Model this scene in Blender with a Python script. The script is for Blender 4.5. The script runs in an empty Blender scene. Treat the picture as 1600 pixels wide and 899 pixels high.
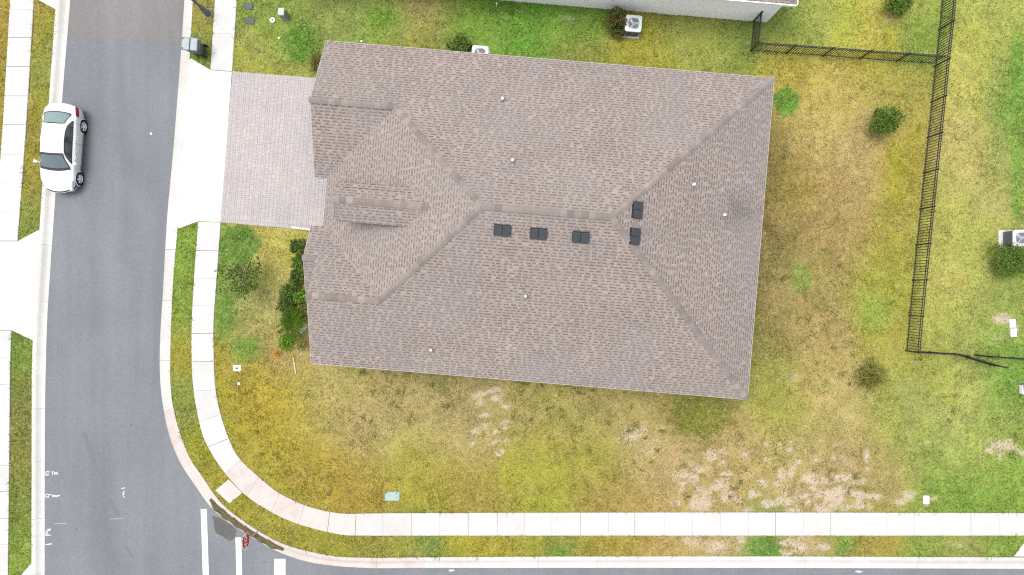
import bpy, bmesh, math, random
import numpy as np
from mathutils import Vector, Matrix

R = math.radians
random.seed(7)
rng = np.random.default_rng(7)
scene = bpy.context.scene
COL = scene.collection

# ------------------------------------------------------------------ camera, sky, sun, exposure
FPX = 1067.0            # focal length in photo pixels (24 mm equivalent)
H = FPX / 30.0          # drone height: the ground shows at 30 px per metre
cam_d = bpy.data.cameras.new('camera')
cam_d.sensor_width = 36.0
cam_d.lens = 36.0 * FPX / 1600.0
cam_d.clip_end = 4000
cam = bpy.data.objects.new('camera', cam_d)
cam.location = (0, 0, H)
COL.objects.link(cam)
scene.camera = cam

SUN_EL, SUN_AZ = 74.0, -62.0      # azimuth clockwise from north (+y)
world = bpy.data.worlds.new('World')
scene.world = world
world.use_nodes = True
wn = world.node_tree.nodes; wl = world.node_tree.links
bgn = wn['Background']
sky = wn.new('ShaderNodeTexSky'); sky.sky_type = 'NISHITA'; sky.sun_disc = False
sky.sun_elevation = R(SUN_EL); sky.sun_rotation = R(SUN_AZ)
sky.air_density = 1.0; sky.dust_density = 4.0; sky.ozone_density = 1.0
hs = wn.new('ShaderNodeHueSaturation'); hs.inputs['Saturation'].default_value = 0.25   # overcast: a grey-white sky
wl.new(sky.outputs[0], hs.inputs['Color']); wl.new(hs.outputs[0], bgn.inputs['Color'])
bgn.inputs['Strength'].default_value = 0.15

sd = bpy.data.lights.new('sun', 'SUN'); sd.energy = 0.9; sd.angle = R(30); sd.color = (1.0, 0.965, 0.92)
so = bpy.data.objects.new('sun', sd); COL.objects.link(so)
so.rotation_euler = (R(90 - SUN_EL), 0, R(180 - SUN_AZ))
so.location = (0, 0, 60)
# sun_rotation is clockwise from +y; aim the lamp from that direction
_d = Vector((math.sin(R(SUN_AZ)) * math.cos(R(SUN_EL)), math.cos(R(SUN_AZ)) * math.cos(R(SUN_EL)), math.sin(R(SUN_EL))))
so.rotation_euler = _d.to_track_quat('Z', 'Y').to_euler()

vs = scene.view_settings
vs.view_transform = 'Standard'; vs.look = 'None'; vs.gamma = 1.0; vs.use_curve_mapping = False
vs.exposure = 1.2
scene.cycles.use_denoising = False      # keep the grain of blades and shingles
scene.cycles.filter_width = 1.2
scene.cycles.max_bounces = 5; scene.cycles.diffuse_bounces = 3

# ------------------------------------------------------------------ helpers
def P(px, py, z=0.0):
    """A point measured in the photograph, at its real height, in metres."""
    k = (H - z) / FPX
    return np.array([(px - 800.0) * k, (449.5 - py) * k, z])

ANG = R(-4.75)
EU = np.array([math.cos(ANG), math.sin(ANG)]); EV = np.array([-math.sin(ANG), math.cos(ANG)])
def UV(u, v, z=0.0):
    q = u * EU + v * EV
    return np.array([q[0], q[1], z])

def lin(c):
    c = np.asarray(c, float) / 255.0
    return np.where(c <= 0.04045, c / 12.92, ((c + 0.055) / 1.055) ** 2.4)

def tag(o, label=None, cat=None, group=None, kind=None):
    if label: o['label'] = label
    if cat: o['category'] = cat
    if group: o['group'] = group
    if kind: o['kind'] = kind
    return o

def link(o, parent=None):
    COL.objects.link(o)
    if parent is not None: o.parent = parent
    return o

def empty(name, loc=(0, 0, 0), rz=0.0, label=None, cat=None, group=None, kind=None, parent=None):
    o = bpy.data.objects.new(name, None); o.empty_display_size = 0.2
    o.location = loc; o.rotation_euler = (0, 0, rz)
    link(o, parent); return tag(o, label, cat, group, kind)

class MB:
    """Collects polygons; build() links them as one mesh object."""
    def __init__(s): s.v = []; s.f = []; s.t = []
    def poly(s, pts, tone=0.5):
        i = len(s.v); s.v += [tuple(map(float, p)) for p in pts]
        s.f.append(tuple(range(i, i + len(pts)))); s.t.append(tone); return s
    def box(s, lo, hi, M=None, tone=0.5, taper=1.0):
        x0, y0, z0 = lo; x1, y1, z1 = hi
        cx, cy = (x0 + x1) / 2, (y0 + y1) / 2
        b = [(x0, y0), (x1, y0), (x1, y1), (x0, y1)]
        lo4 = [(x, y, z0) for x, y in b]
        hi4 = [(cx + (x - cx) * taper, cy + (y - cy) * taper, z1) for x, y in b]
        pts = [Vector(p) for p in lo4 + hi4]
        if M is not None: pts = [M @ p for p in pts]
        i = len(s.v); s.v += [tuple(p) for p in pts]
        for q in ((3, 2, 1, 0), (4, 5, 6, 7), (0, 1, 5, 4), (1, 2, 6, 5), (2, 3, 7, 6), (3, 0, 4, 7)):
            s.f.append(tuple(i + k for k in q)); s.t.append(tone)
        return s
    def tube(s, a, b, r0, r1=None, n=10, tone=0.5, caps=True):
        a = Vector(a); b = Vector(b); r1 = r0 if r1 is None else r1
        d = (b - a).normalized(); q = d.to_track_quat('Z', 'Y')
        i = len(s.v)
        for c, r in ((a, r0), (b, r1)):
            for k in range(n):
                w = 2 * math.pi * k / n
                s.v.append(tuple(c + q @ Vector((r * math.cos(w), r * math.sin(w), 0))))
        for k in range(n):
            m = (k + 1) % n
            s.f.append((i + k, i + m, i + n + m, i + n + k)); s.t.append(tone)
        if caps:
            s.f.append(tuple(i + k for k in reversed(range(n)))); s.t.append(tone)
            s.f.append(tuple(i + n + k for k in range(n))); s.t.append(tone)
        return s
    def lathe(s, prof, n=24, M=None, tone=0.5):
        i = len(s.v)
        for r, z in prof:
            for k in range(n):
                w = 2 * math.pi * k / n
                p = Vector((r * math.cos(w), r * math.sin(w), z))
                s.v.append(tuple(M @ p if M is not None else p))
        for j in range(len(prof) - 1):
            for k in range(n):
                m = (k + 1) % n
                s.f.append((i + j * n + k, i + j * n + m, i + (j + 1) * n + m, i + (j + 1) * n + k)); s.t.append(tone)
        return s
    def mesh(s, name, mat=None, smooth=False):
        me = bpy.data.meshes.new(name)
        me.from_pydata(s.v, [], s.f)
        a = me.attributes.new('tone', 'FLOAT', 'FACE'); a.data.foreach_set('value', np.array(s.t, 'f'))
        if smooth: me.polygons.foreach_set('use_smooth', [True] * len(me.polygons))
        if mat: me.materials.append(mat)
        me.update(); return me
    def build(s, name, mat=None, parent=None, smooth=False, bevel=0.0):
        o = bpy.data.objects.new(name, s.mesh(name, mat, smooth)); link(o, parent)
        if bevel:
            m = o.modifiers.new('bevel', 'BEVEL'); m.width = bevel; m.segments = 2; m.limit_method = 'ANGLE'
        return o

def rounded_rect(w, d, r, n=4):
    pts = []
    for cx, cy, a0 in ((w/2-r, d/2-r, 0), (-w/2+r, d/2-r, 90), (-w/2+r, -d/2+r, 180), (w/2-r, -d/2+r, 270)):
        for k in range(n + 1):
            a = R(a0 + 90.0 * k / n); pts.append((cx + r * math.cos(a), cy + r * math.sin(a)))
    return pts

def loft(mb, rings, tone=0.5, cap0=False, cap1=True):
    n = len(rings[0]); i = len(mb.v)
    for r in rings: mb.v += [tuple(map(float, p)) for p in r]
    for j in range(len(rings) - 1):
        for k in range(n):
            m = (k + 1) % n
            mb.f.append((i + j*n + k, i + j*n + m, i + (j+1)*n + m, i + (j+1)*n + k)); mb.t.append(tone)
    if cap0: mb.f.append(tuple(i + k for k in reversed(range(n)))); mb.t.append(tone)
    if cap1: mb.f.append(tuple(i + (len(rings)-1)*n + k for k in range(n))); mb.t.append(tone)
    return mb

# ------------------------------------------------------------------ materials
MATS = {}
def new_mat(name):
    m = bpy.data.materials.new(name); m.use_nodes = True; MATS[name] = m
    return m, m.node_tree.nodes, m.node_tree.links, m.node_tree.nodes['Principled BSDF']

def N(nodes, kind, **kw):
    n = nodes.new(kind)
    for k, v in kw.items(): setattr(n, k, v)
    return n

def mixc(nodes, links, fac, a, b, mode='MIX'):
    m = nodes.new('ShaderNodeMix'); m.data_type = 'RGBA'; m.blend_type = mode
    for s, v in ((m.inputs[0], fac), (m.inputs[6], a), (m.inputs[7], b)):
        if hasattr(v, 'links') or isinstance(v, bpy.types.NodeSocket): links.new(v, s)
        elif isinstance(v, (int, float)): s.default_value = v
        else: s.default_value = (*v[:3], 1)
    return m.outputs[2]

def noise(nodes, links, scale, detail=4, rough=0.55, vec=None, dist=0.0):
    n = nodes.new('ShaderNodeTexNoise'); n.inputs['Scale'].default_value = scale
    n.inputs['Detail'].default_value = detail; n.inputs['Roughness'].default_value = rough
    n.inputs['Distortion'].default_value = dist
    if vec is not None: links.new(vec, n.inputs['Vector'])
    return n.outputs['Fac']

def ramp(nodes, links, fac, stops):
    r = nodes.new('ShaderNodeValToRGB'); links.new(fac, r.inputs[0])
    e = r.color_ramp.elements
    while len(e) < len(stops): e.new(0.5)
    for el, (p, c) in zip(e, stops):
        el.position = p; el.color = (*c, 1) if len(c) == 3 else c
    return r.outputs[0]

def mapr(nodes, links, val, a, b, c=0.0, d=1.0):
    m = nodes.new('ShaderNodeMapRange'); links.new(val, m.inputs[0])
    for i, x in zip((1, 2, 3, 4), (a, b, c, d)): m.inputs[i].default_value = x
    return m.outputs[0]

def pos(nodes):
    return nodes.new('ShaderNodeNewGeometry').outputs['Position']

def stretched(nodes, links, sx, sy, sz=1.0, rz=0.0):
    mp = nodes.new('ShaderNodeMapping'); mp.inputs['Scale'].default_value = (sx, sy, sz)
    mp.inputs['Rotation'].default_value = (0, 0, rz)
    links.new(pos(nodes), mp.inputs['Vector']); return mp.outputs[0]

def bump(nodes, links, bsdf, h, strength=0.3, dist=0.01):
    b = nodes.new('ShaderNodeBump'); b.inputs['Strength'].default_value = strength; b.inputs['Distance'].default_value = dist
    links.new(h, b.inputs['Height']); links.new(b.outputs[0], bsdf.inputs['Normal'])

def simple(name, col, rough=0.6, metal=0.0, var=0.12, scale=8.0, coat=0.0, spec=0.5):
    m, n, l, b = new_mat(name)
    f = noise(n, l, scale, 5, 0.6, pos(n))
    c = np.asarray(col, float)
    out = ramp(n, l, f, [(0.3, tuple(c * (1 - var))), (0.7, tuple(np.minimum(c * (1 + var), 1)))])
    l.new(out, b.inputs['Base Color'])
    b.inputs['Roughness'].default_value = rough; b.inputs['Metallic'].default_value = metal
    b.inputs['Coat Weight'].default_value = coat; b.inputs['Specular IOR Level'].default_value = spec
    return m

def tone_mat(name, stops, rough=0.85, var=0.1, scale=3.0, fine=60.0, tint=None):
    """Colour by the piece's own tone (a number per piece) with grain on top."""
    m, n, l, b = new_mat(name)
    at = N(n, 'ShaderNodeAttribute', attribute_name='tone')
    c = ramp(n, l, at.outputs['Fac'], stops)
    g = noise(n, l, scale, 4, 0.6, pos(n)); f = noise(n, l, fine, 2, 0.6, pos(n))
    k = mapr(n, l, g, 0.3, 0.7, 1 - var, 1 + var); k2 = mapr(n, l, f, 0.3, 0.7, 1 - var, 1 + var)
    mm = N(n, 'ShaderNodeMath', operation='MULTIPLY'); l.new(k, mm.inputs[0]); l.new(k2, mm.inputs[1])
    c = mixc(n, l, 1.0, c, mm.outputs[0], 'MULTIPLY')
    if tint is not None:
        g2 = noise(n, l, tint[0], 3, 0.5, pos(n))
        c = mixc(n, l, mapr(n, l, g2, 0.42, 0.68, 0, tint[2]), c, tint[1])
    l.new(c, b.inputs['Base Color']); b.inputs['Roughness'].default_value = rough
    return m

# concrete: near white, faint mottling, thin dirt
def concrete(name, col, stain, amount, scale=0.35):
    m, n, l, b = new_mat(name)
    at = N(n, 'ShaderNodeObjectInfo')
    p = pos(n)
    g = noise(n, l, 1.3, 6, 0.65, p); fine = noise(n, l, 40, 3, 0.7, p); st = noise(n, l, scale, 5, 0.7, p, 0.6)
    c = np.asarray(col, float)
    base = ramp(n, l, g, [(0.3, tuple(c * 0.93)), (0.7, tuple(np.minimum(c * 1.05, 1)))])
    base = mixc(n, l, 1.0, base, mapr(n, l, at.outputs['Random'], 0, 1, 0.93, 1.05), 'MULTIPLY')
    base = mixc(n, l, mapr(n, l, fine, 0.55, 0.8, 0, 0.18), base, tuple(c * 0.6))
    base = mixc(n, l, mapr(n, l, st, 0.5, 0.75, 0, amount), base, stain)
    l.new(base, b.inputs['Base Color']); b.inputs['Roughness'].default_value = 0.9
    bump(n, l, b, fine, 0.15, 0.004)
    return m
M_WALK = concrete('sidewalk_concrete', (0.380, 0.375, 0.366), (0.285, 0.268, 0.245), 0.42)
M_CURB = concrete('curb_concrete', (0.388, 0.380, 0.360), (0.30, 0.258, 0.215), 0.45, 0.5)
M_RAMP = concrete('stained_concrete', (0.375, 0.335, 0.315), (0.30, 0.22, 0.175), 0.65, 1.2)
M_APRON = concrete('apron_concrete', (0.43, 0.425, 0.42), (0.36, 0.345, 0.33), 0.15)
M_PAD = concrete('pad_concrete', (0.42, 0.41, 0.39), (0.30, 0.27, 0.23), 0.4, 2.0)

# asphalt
def asphalt(name, col, warm):
    m, n, l, b = new_mat(name)
    p = pos(n)
    big = noise(n, l, 0.22, 5, 0.6, p, 0.4)
    streak = noise(n, l, 1.0, 4, 0.6, stretched(n, l, 0.9, 0.06, 1, R(-4)))
    fine = noise(n, l, 28, 4, 0.75, p); grit = noise(n, l, 140, 2, 0.8, p)
    c = np.asarray(col, float)
    o = ramp(n, l, big, [(0.3, tuple(c * 0.90)), (0.7, tuple(c * 1.10))])
    o = mixc(n, l, 1.0, o, mapr(n, l, streak, 0.3, 0.7, 0.90, 1.10), 'MULTIPLY')
    o = mixc(n, l, 1.0, o, mapr(n, l, noise(n, l, 7, 5, 0.8, p), 0.3, 0.7, 0.88, 1.12), 'MULTIPLY')
    o = mixc(n, l, 1.0, o, mapr(n, l, fine, 0.25, 0.75, 0.84, 1.16), 'MULTIPLY')
    o = mixc(n, l, 1.0, o, mapr(n, l, grit, 0.25, 0.75, 0.85, 1.15), 'MULTIPLY')
    sp = N(n, 'ShaderNodeTexVoronoi'); sp.inputs['Scale'].default_value = 0.55; l.new(p, sp.inputs['Vector'])
    o = mixc(n, l, mapr(n, l, sp.outputs['Distance'], 0.02, 0.05, 0.55, 0), o, tuple(c * 0.45))
    l.new(o, b.inputs['Base Color']); b.inputs['Roughness'].default_value = 0.88
    bump(n, l, b, fine, 0.25, 0.006)
    return m
M_ROAD = asphalt('asphalt', (0.110, 0.118, 0.127), 0)
M_ROAD2 = asphalt('older_asphalt', (0.120, 0.116, 0.114), 1)

M_PAINT = simple('road_paint', (0.47, 0.465, 0.45), 0.7, var=0.28, scale=7)
M_SPRAY = simple('spray_paint', (0.40, 0.41, 0.41), 0.8, var=0.3, scale=10)
M_SPRAYF = simple('faded_spray_paint', (0.20, 0.21, 0.215), 0.8, var=0.12, scale=10)

# ------------------------------------------------------------------ curves and masks
def spline(pts, step=0.25):
    """Smooth curve through rows of numbers (non-uniform Catmull-Rom), resampled about every step metres."""
    A = np.asarray(pts, float)
    d = np.r_[0, np.cumsum(np.linalg.norm(np.diff(A[:, :2], axis=0), axis=1))]
    T = np.zeros_like(A)
    for i in range(len(A)):
        a, b = max(i - 1, 0), min(i + 1, len(A) - 1)
        if 0 < i < len(A) - 1:
            h0, h1 = d[i] - d[i-1], d[i+1] - d[i]
            T[i] = ((A[i] - A[i-1]) / h0 * h1 + (A[i+1] - A[i]) / h1 * h0) / (h0 + h1)
        else:
            T[i] = (A[b] - A[a]) / (d[b] - d[a])
    s = np.linspace(0, d[-1], max(2, int(d[-1] / step) + 1))
    out = []
    for q in s:
        i = min(max(np.searchsorted(d, q) - 1, 0), len(A) - 2)
        h = d[i+1] - d[i]; t = (q - d[i]) / h
        out.append((2*t**3 - 3*t*t + 1) * A[i] + (t**3 - 2*t*t + t) * h * T[i] + (-2*t**3 + 3*t*t) * A[i+1] + (t**3 - t*t) * h * T[i+1])
    return np.array(out)

def pairs(px, z):
    rows = []
    for a, b, c, d in px:
        p, q = P(a, b, z), P(c, d, z); rows.append((p[0], p[1], q[0], q[1]))
    return spline(rows, 0.2)

EAST_CURB = pairs([(293.5,-120,309,-120),(287.5,0,302.5,0),(271,225,289,225),(260,350,279,350),(254.5,450,271,450),(250,525,268,525),
    (249,562,267,562),(250.5,605,267.5,600),(256,645,272,638),(264,680,281.5,674),(280,721,297,714),(303,757,318,746),
    (331,795,345,784),(369.6,825,380,813),(396,842,405,829.5),(442,866,449,851.5),(479,878,483,861),(525,885,527,869),
    (575,888,576,871),(650,888,650,870.5),(800,888,800,869.5),(1200,888,1200,869),(1600,889.5,1600,870.5),(1780,890,1780,871)], -0.06)
WEST_CURB = pairs([(119,-120,98,-120),(109,0,89,0),(96,160,77.5,160),(86,302,67,297),(76,450,57.5,450),(73.5,490,55,490),(71,562,51.5,562),
    (69.7,640,51,640),(69.3,720,50.8,720),(69,899,50.5,899),(69,1060,50.5,1060)], -0.06)
EAST_WALK_A = pairs([(343.5,-120,377.5,-120),(336,0,370,0),(329,109,362.8,112)], 0)
EAST_WALK_B = pairs([(310,346.5,345,348),(302.5,450,337.5,450),(300,500,334,500),(299.5,555,334,555),(301.5,600,336,600),(308,643,341.5,634),
    (318,683,351,668),(334,714,365,702),(357.5,746.5,380,723),(385,775,404,745),(415,795,430,766.5),(450,813,462.5,784),
    (490,826,495,795.5),(536,836,539,803),(573,837,573,802.5),(660,837,660,802),(800,837,800,801.5),(1200,837,1200,801),(1600,837,1600,802),(1780,837,1780,802)], 0)
WEST_WALK_A = pairs([(60,-120,23,-120),(53,0,16,0),(39,225,2.5,225),(27.5,376.5,-9,376.5)], 0)
WEST_WALK_B = pairs([(18,516.5,-18,516.5),(16.2,562,-19.5,562),(15.3,640,-20.5,640),(14.6,720,-21.5,720),(12.5,899,-23,899),(11,1060,-25,1060)], 0)
EAST_APRON = [(298.8,91.5),(329,109.5),(362.5,112.5),(345,347.3),(310,346),(279,358)]
WEST_APRON = [(-60,377.3),(27.5,377.3),(62,358.5),(52.8,533),(18,516),(-60,516)]
NORTH_APRON = [(60,0.5),(88,15.5),(97,-118),(61,-118)]
SOUTH_APRON = [(30,902),(50,879.5),(50,1058),(14,1058),(13,921)]
SE_APRON = [(1585,869.5),(1608,837.8),(1760,838),(1760,870)]
RAMP = [(336.5,766.5),(357.5,749),(378.5,770.5),(358.5,787)]

def curb_side(S, y0, y1):
    q = [(800 + p[0] * 30, 449.5 - p[1] * 30) for p in (S[:, :2] * .03 + S[:, 2:] * .97)]
    return [p for p in q if y0 < p[1] < y1]
EAST_APRON = [(329,109.5),(362.5,112.5),(345,347.3),(310,346),(279,358)] + curb_side(EAST_CURB, 92, 357)[::-1] + [(298.8,91.5)]
WEST_APRON = [(-60,377.3),(27.5,377.3),(62.4,358.5)] + curb_side(WEST_CURB, 359, 532) + [(52.8,533),(18,516),(-60,516)]
def inside(px, poly):
    """numpy even-odd test; px (n,2), poly (m,2)"""
    x, y = px[:, 0], px[:, 1]; r = np.zeros(len(px), bool)
    q = np.asarray(poly, float); j = len(q) - 1
    for i in range(len(q)):
        xi, yi = q[i, 0], q[i, 1]; xj, yj = q[j, 0], q[j, 1]
        if yi != yj:
            c = ((yi > y) != (yj > y)) & (x < (xj - xi) * (y - yi) / (yj - yi) + xi)
            r ^= c
        j = i
    return r

def strip_poly(S): return np.r_[S[:, :2], S[::-1, 2:]]
def px_poly(pts, z=0.0): return np.array([P(a, b, z)[:2] for a, b in pts])

ROAD_POLY = np.r_[WEST_CURB[:, :2], [P(250, 1060)[:2], P(250, 1056)[:2], P(1780, 1056)[:2]], EAST_CURB[::-1, :2]]
HARD_ROAD = np.r_[WEST_CURB[:, 2:], [P(250, 1060)[:2], P(250, 1056)[:2], P(1780, 1056)[:2]], EAST_CURB[::-1, 2:]]
_w = WEST_CURB[:, :2] * .22 + WEST_CURB[:, 2:] * .78; _e = EAST_CURB[:, :2] * .22 + EAST_CURB[:, 2:] * .78
SINK_POLY = np.r_[_w, [P(250, 1060)[:2], P(250, 1056)[:2], P(1780, 1056)[:2]], _e[::-1]]
DRIVE = np.array([UV(-15.44, 10.02)[:2], UV(-9.3, 10.06)[:2], UV(-9.3, 2.10)[:2], UV(-15.42, 2.13)[:2]])
HOUSE_FP = np.array([UV(-9.4, 10.6)[:2], UV(11.2, 10.6)[:2], UV(11.2, -4.0)[:2], UV(-9.4, -4.0)[:2]])
NEIGH_FP = np.array([UV(-12, 24.0)[:2], UV(12.08, 24.0)[:2], UV(12.08, 14.87)[:2], UV(-12, 14.87)[:2]])
HARD = [HARD_ROAD, strip_poly(EAST_WALK_A), strip_poly(EAST_WALK_B), strip_poly(WEST_WALK_A), strip_poly(WEST_WALK_B),
        px_poly(EAST_APRON), px_poly(WEST_APRON), px_poly(NORTH_APRON), px_poly(SOUTH_APRON), px_poly(SE_APRON), px_poly(RAMP),
        DRIVE, HOUSE_FP, NEIGH_FP]

# ------------------------------------------------------------------ lawn colours: turf of different kinds and health, bare sand, some painted light and shade
KEXP = 1.82      # display brightness of a white card under this light
CTRL = [
(4,60,165,140,50),(4,200,165,140,50),(70,100,140,150,45),(60,200,140,140,45),(50,270,150,135,45),(45,330,130,150,40),(30,560,108,145,35),(35,620,125,130,50),
(30,700,125,130,40),(30,800,118,140,40),(30,870,130,160,40),(315,30,150,140,60),(310,85,112,142,40),(390,20,95,140,35),(395,60,150,150,60),(430,75,110,160,30),
(470,60,85,145,25),(400,100,175,165,75),(450,100,180,165,80),(440,20,125,145,55),(500,30,130,140,60),(560,20,130,145,70),(600,30,120,170,30),(650,8,165,145,95),
(650,60,140,135,60),(720,40,115,155,35),(780,20,95,150,30),(840,40,95,160,30),(900,30,100,155,35),(1000,90,155,150,45),(900,80,130,135,45),(1080,50,135,150,60),
(1100,80,155,160,55),(1160,60,110,140,45),(1240,40,120,150,50),(1300,30,165,170,65),(1400,40,165,155,70),(1430,60,120,160,40),(1380,70,178,166,56),
(1230,110,182,164,62),(1300,150,190,168,84),(1400,130,170,160,70),(1280,210,196,172,98),(1350,230,190,165,110),(1320,280,180,150,95),(1300,340,166,138,84),
(1250,300,165,140,65),(1310,400,162,138,80),(1400,250,170,155,45),(1410,330,165,155,60),(1380,420,165,160,55),(1260,440,150,145,70),(1220,420,128,116,62),
(1213,250,138,120,62),(1205,340,125,110,58),(1240,480,165,140,85),(1300,500,175,150,95),(1370,480,150,165,40),(1400,520,170,160,65),(1200,520,130,125,60),  # dark points along the east eave, from the row above on, hold its shade
(1520,100,190,185,90),(1560,60,170,180,70),(1592,120,110,160,40),(1500,250,190,180,100),(1560,280,180,175,100),(1480,350,180,180,85),(1540,400,175,180,85),
(1480,450,185,180,90),(1500,520,170,175,80),(1560,480,150,165,65),(1550,540,130,175,55),(1590,440,130,165,50),(1585,600,110,165,45),(1500,600,180,185,90),
(1450,560,165,170,75),(1420,620,150,160,70),(1500,680,170,180,85),(1580,660,140,165,60),(1450,700,150,170,65),(1540,720,150,175,60),(1480,760,125,165,40),
(1580,770,125,170,40),(1520,790,110,160,35),(1600,250,120,165,45),
(380,600,175,150,35),(420,650,185,155,35),(400,700,170,155,40),(480,640,180,165,65),(560,600,175,165,80),(560,660,175,150,95),(640,620,165,150,85),
(700,595,140,135,70),(650,680,170,165,65),(620,730,165,155,45),(700,740,165,150,50),(720,690,180,160,100),(850,620,165,155,80),(900,650,160,150,80),  # the dim first point has the south eave's shade in its colour
(860,700,165,155,60),(830,750,165,165,50),(930,720,160,155,55),(1000,640,165,150,85),(1000,700,185,165,105),(960,775,165,140,70),(1095,652,118,122,45),
(1050,720,185,160,110),(1150,690,180,155,95),(1220,640,165,165,65),(1280,600,185,165,95),(1330,640,180,165,100),(1400,640,160,165,75),(1250,700,175,160,95),
(1300,740,175,150,100),(1380,740,165,150,90),(1200,585,150,150,65),(500,720,175,150,45),(560,770,170,140,50),(750,785,160,140,60),(1100,780,175,150,90),
(440,815,160,150,45),(520,850,150,145,40),(600,850,145,140,50),(675,852,135,148,42),(740,850,175,160,35),(810,850,160,150,40),(875,862,135,148,45),(950,850,165,145,55),
(1050,850,180,150,85),(1120,850,185,165,120),(1195,856,125,150,55),(1260,850,180,155,110),(1320,850,130,150,50),(1370,850,170,145,65),(1450,855,130,165,45),
(1500,850,155,155,75),(1570,850,125,165,45),
(285,400,120,160,30),(285,480,125,160,35),(285,560,160,150,45),(290,620,115,145,40),(310,690,150,150,40),(340,740,155,145,35),
(350,440,110,150,50),(420,400,190,180,90),(400,480,175,170,105),(350,490,110,150,45),(350,550,165,150,45),(430,540,175,150,85),(430,380,185,175,80),(385,510,170,165,95),(345,620,160,150,40)]
CTRL += [(520,640,178,160,96),(600,632,184,160,116),(600,685,176,158,98),(680,650,180,158,112),(740,615,168,150,100),(540,610,180,162,98),(640,600,172,152,98),(800,640,168,155,90),(950,620,168,155,92)]
CT = np.array(CTRL, float)
_s = (CT[:, 1] > 560) & (CT[:, 0] < 830); CT[_s, 2] *= .99; CT[_s, 3] = np.minimum(CT[_s, 3] * 1.0, 255)
_n = (CT[:, 1] < 100) & (CT[:, 0] > 370) & (CT[:, 0] < 1450); CT[_n, 2:5] = np.minimum(CT[_n, 2:5] * 1.09, 255)  # north yard colours lightened to offset shade from the neighbour's wall
# crisp-edged turf patches: x, y, rx, ry, colour, softness
PATCH = [(1229,160,20,23,(96,156,38),0.2),(372,383,34,32,(92,148,40),0.3),(385,545,22,20,(110,158,40),0.8),(352,490,16,40,(100,148,40),0.5),(1194,856,28,16,(84,150,38),0.45),
         (1318,852,12,14,(115,158,48),0.8),(672,852,16,12,(118,152,48),0.9),(874,862,18,9,(112,155,45),0.9),(1092,652,40,30,(122,126,42),0.5),(1252,435,16,20,(130,155,50),0.6),
         (470,70,26,30,(80,148,24),0.6),(600,28,22,14,(118,172,28),0.7),(1432,60,22,40,(130,165,45),0.7),(920,705,6,6,(120,125,40),0.4),(1345,770,14,14,(140,135,60),0.4),
         (1592,110,12,60,(105,165,40),0.6),(1590,280,10,80,(120,170,45),0.7),(780,15,40,8,(92,150,28),0.6),(1365,490,22,28,(150,175,40),0.8),(1400,270,16,50,(165,160,40),0.8)]
SAND = [(1285,768,95,34,.36),(1120,752,75,40,.34),(1000,690,60,34,.36),(760,665,28,60,.30),(1150,700,90,40,.30),(1560,700,50,40,.3),(1110,850,60,20,.4),(1265,852,50,20,.45),(1250,640,70,60,.22),(985,683,20,14,.8),(1005,672,10,8,.8),(1112,712,18,12,.8),(1130,725,8,8,.8),(1085,728,12,6,.7),(1065,742,20,12,.7),
        (1085,750,12,10,.8),(1095,785,24,18,.8),(1133,775,10,14,1),(1128,755,14,10,.9),(1354,712,7,14,.8),
        (1420,775,16,10,.8),(1450,785,10,8,.6),(1565,698,22,14,.8),(1545,705,8,8,.7),(1450,692,10,6,.6),(1120,852,18,12,.8),(1252,855,12,12,.9),(1285,855,16,8,.8),(1085,845,16,12,.7),
        (1565,498,16,10,1),(1560,530,14,12,.5),(1585,515,12,12,.7),(1040,830,8,8,.3),(560,660,26,16,.3),(720,690,24,18,.35),(1000,700,30,20,.45),(1240,700,40,24,.4),(1315,720,30,16,.5),(1500,850,18,10,.5),
        (460,590,10,16,.3),(470,550,10,8,.6),(1340,570,8,6,.6),(1240,590,14,14,.5),(650,8,30,6,.5),(1390,30,16,10,.5),(890,28,20,4,.7),(480,375,14,4,.7),(46,150,6,16,.5)]

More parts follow.
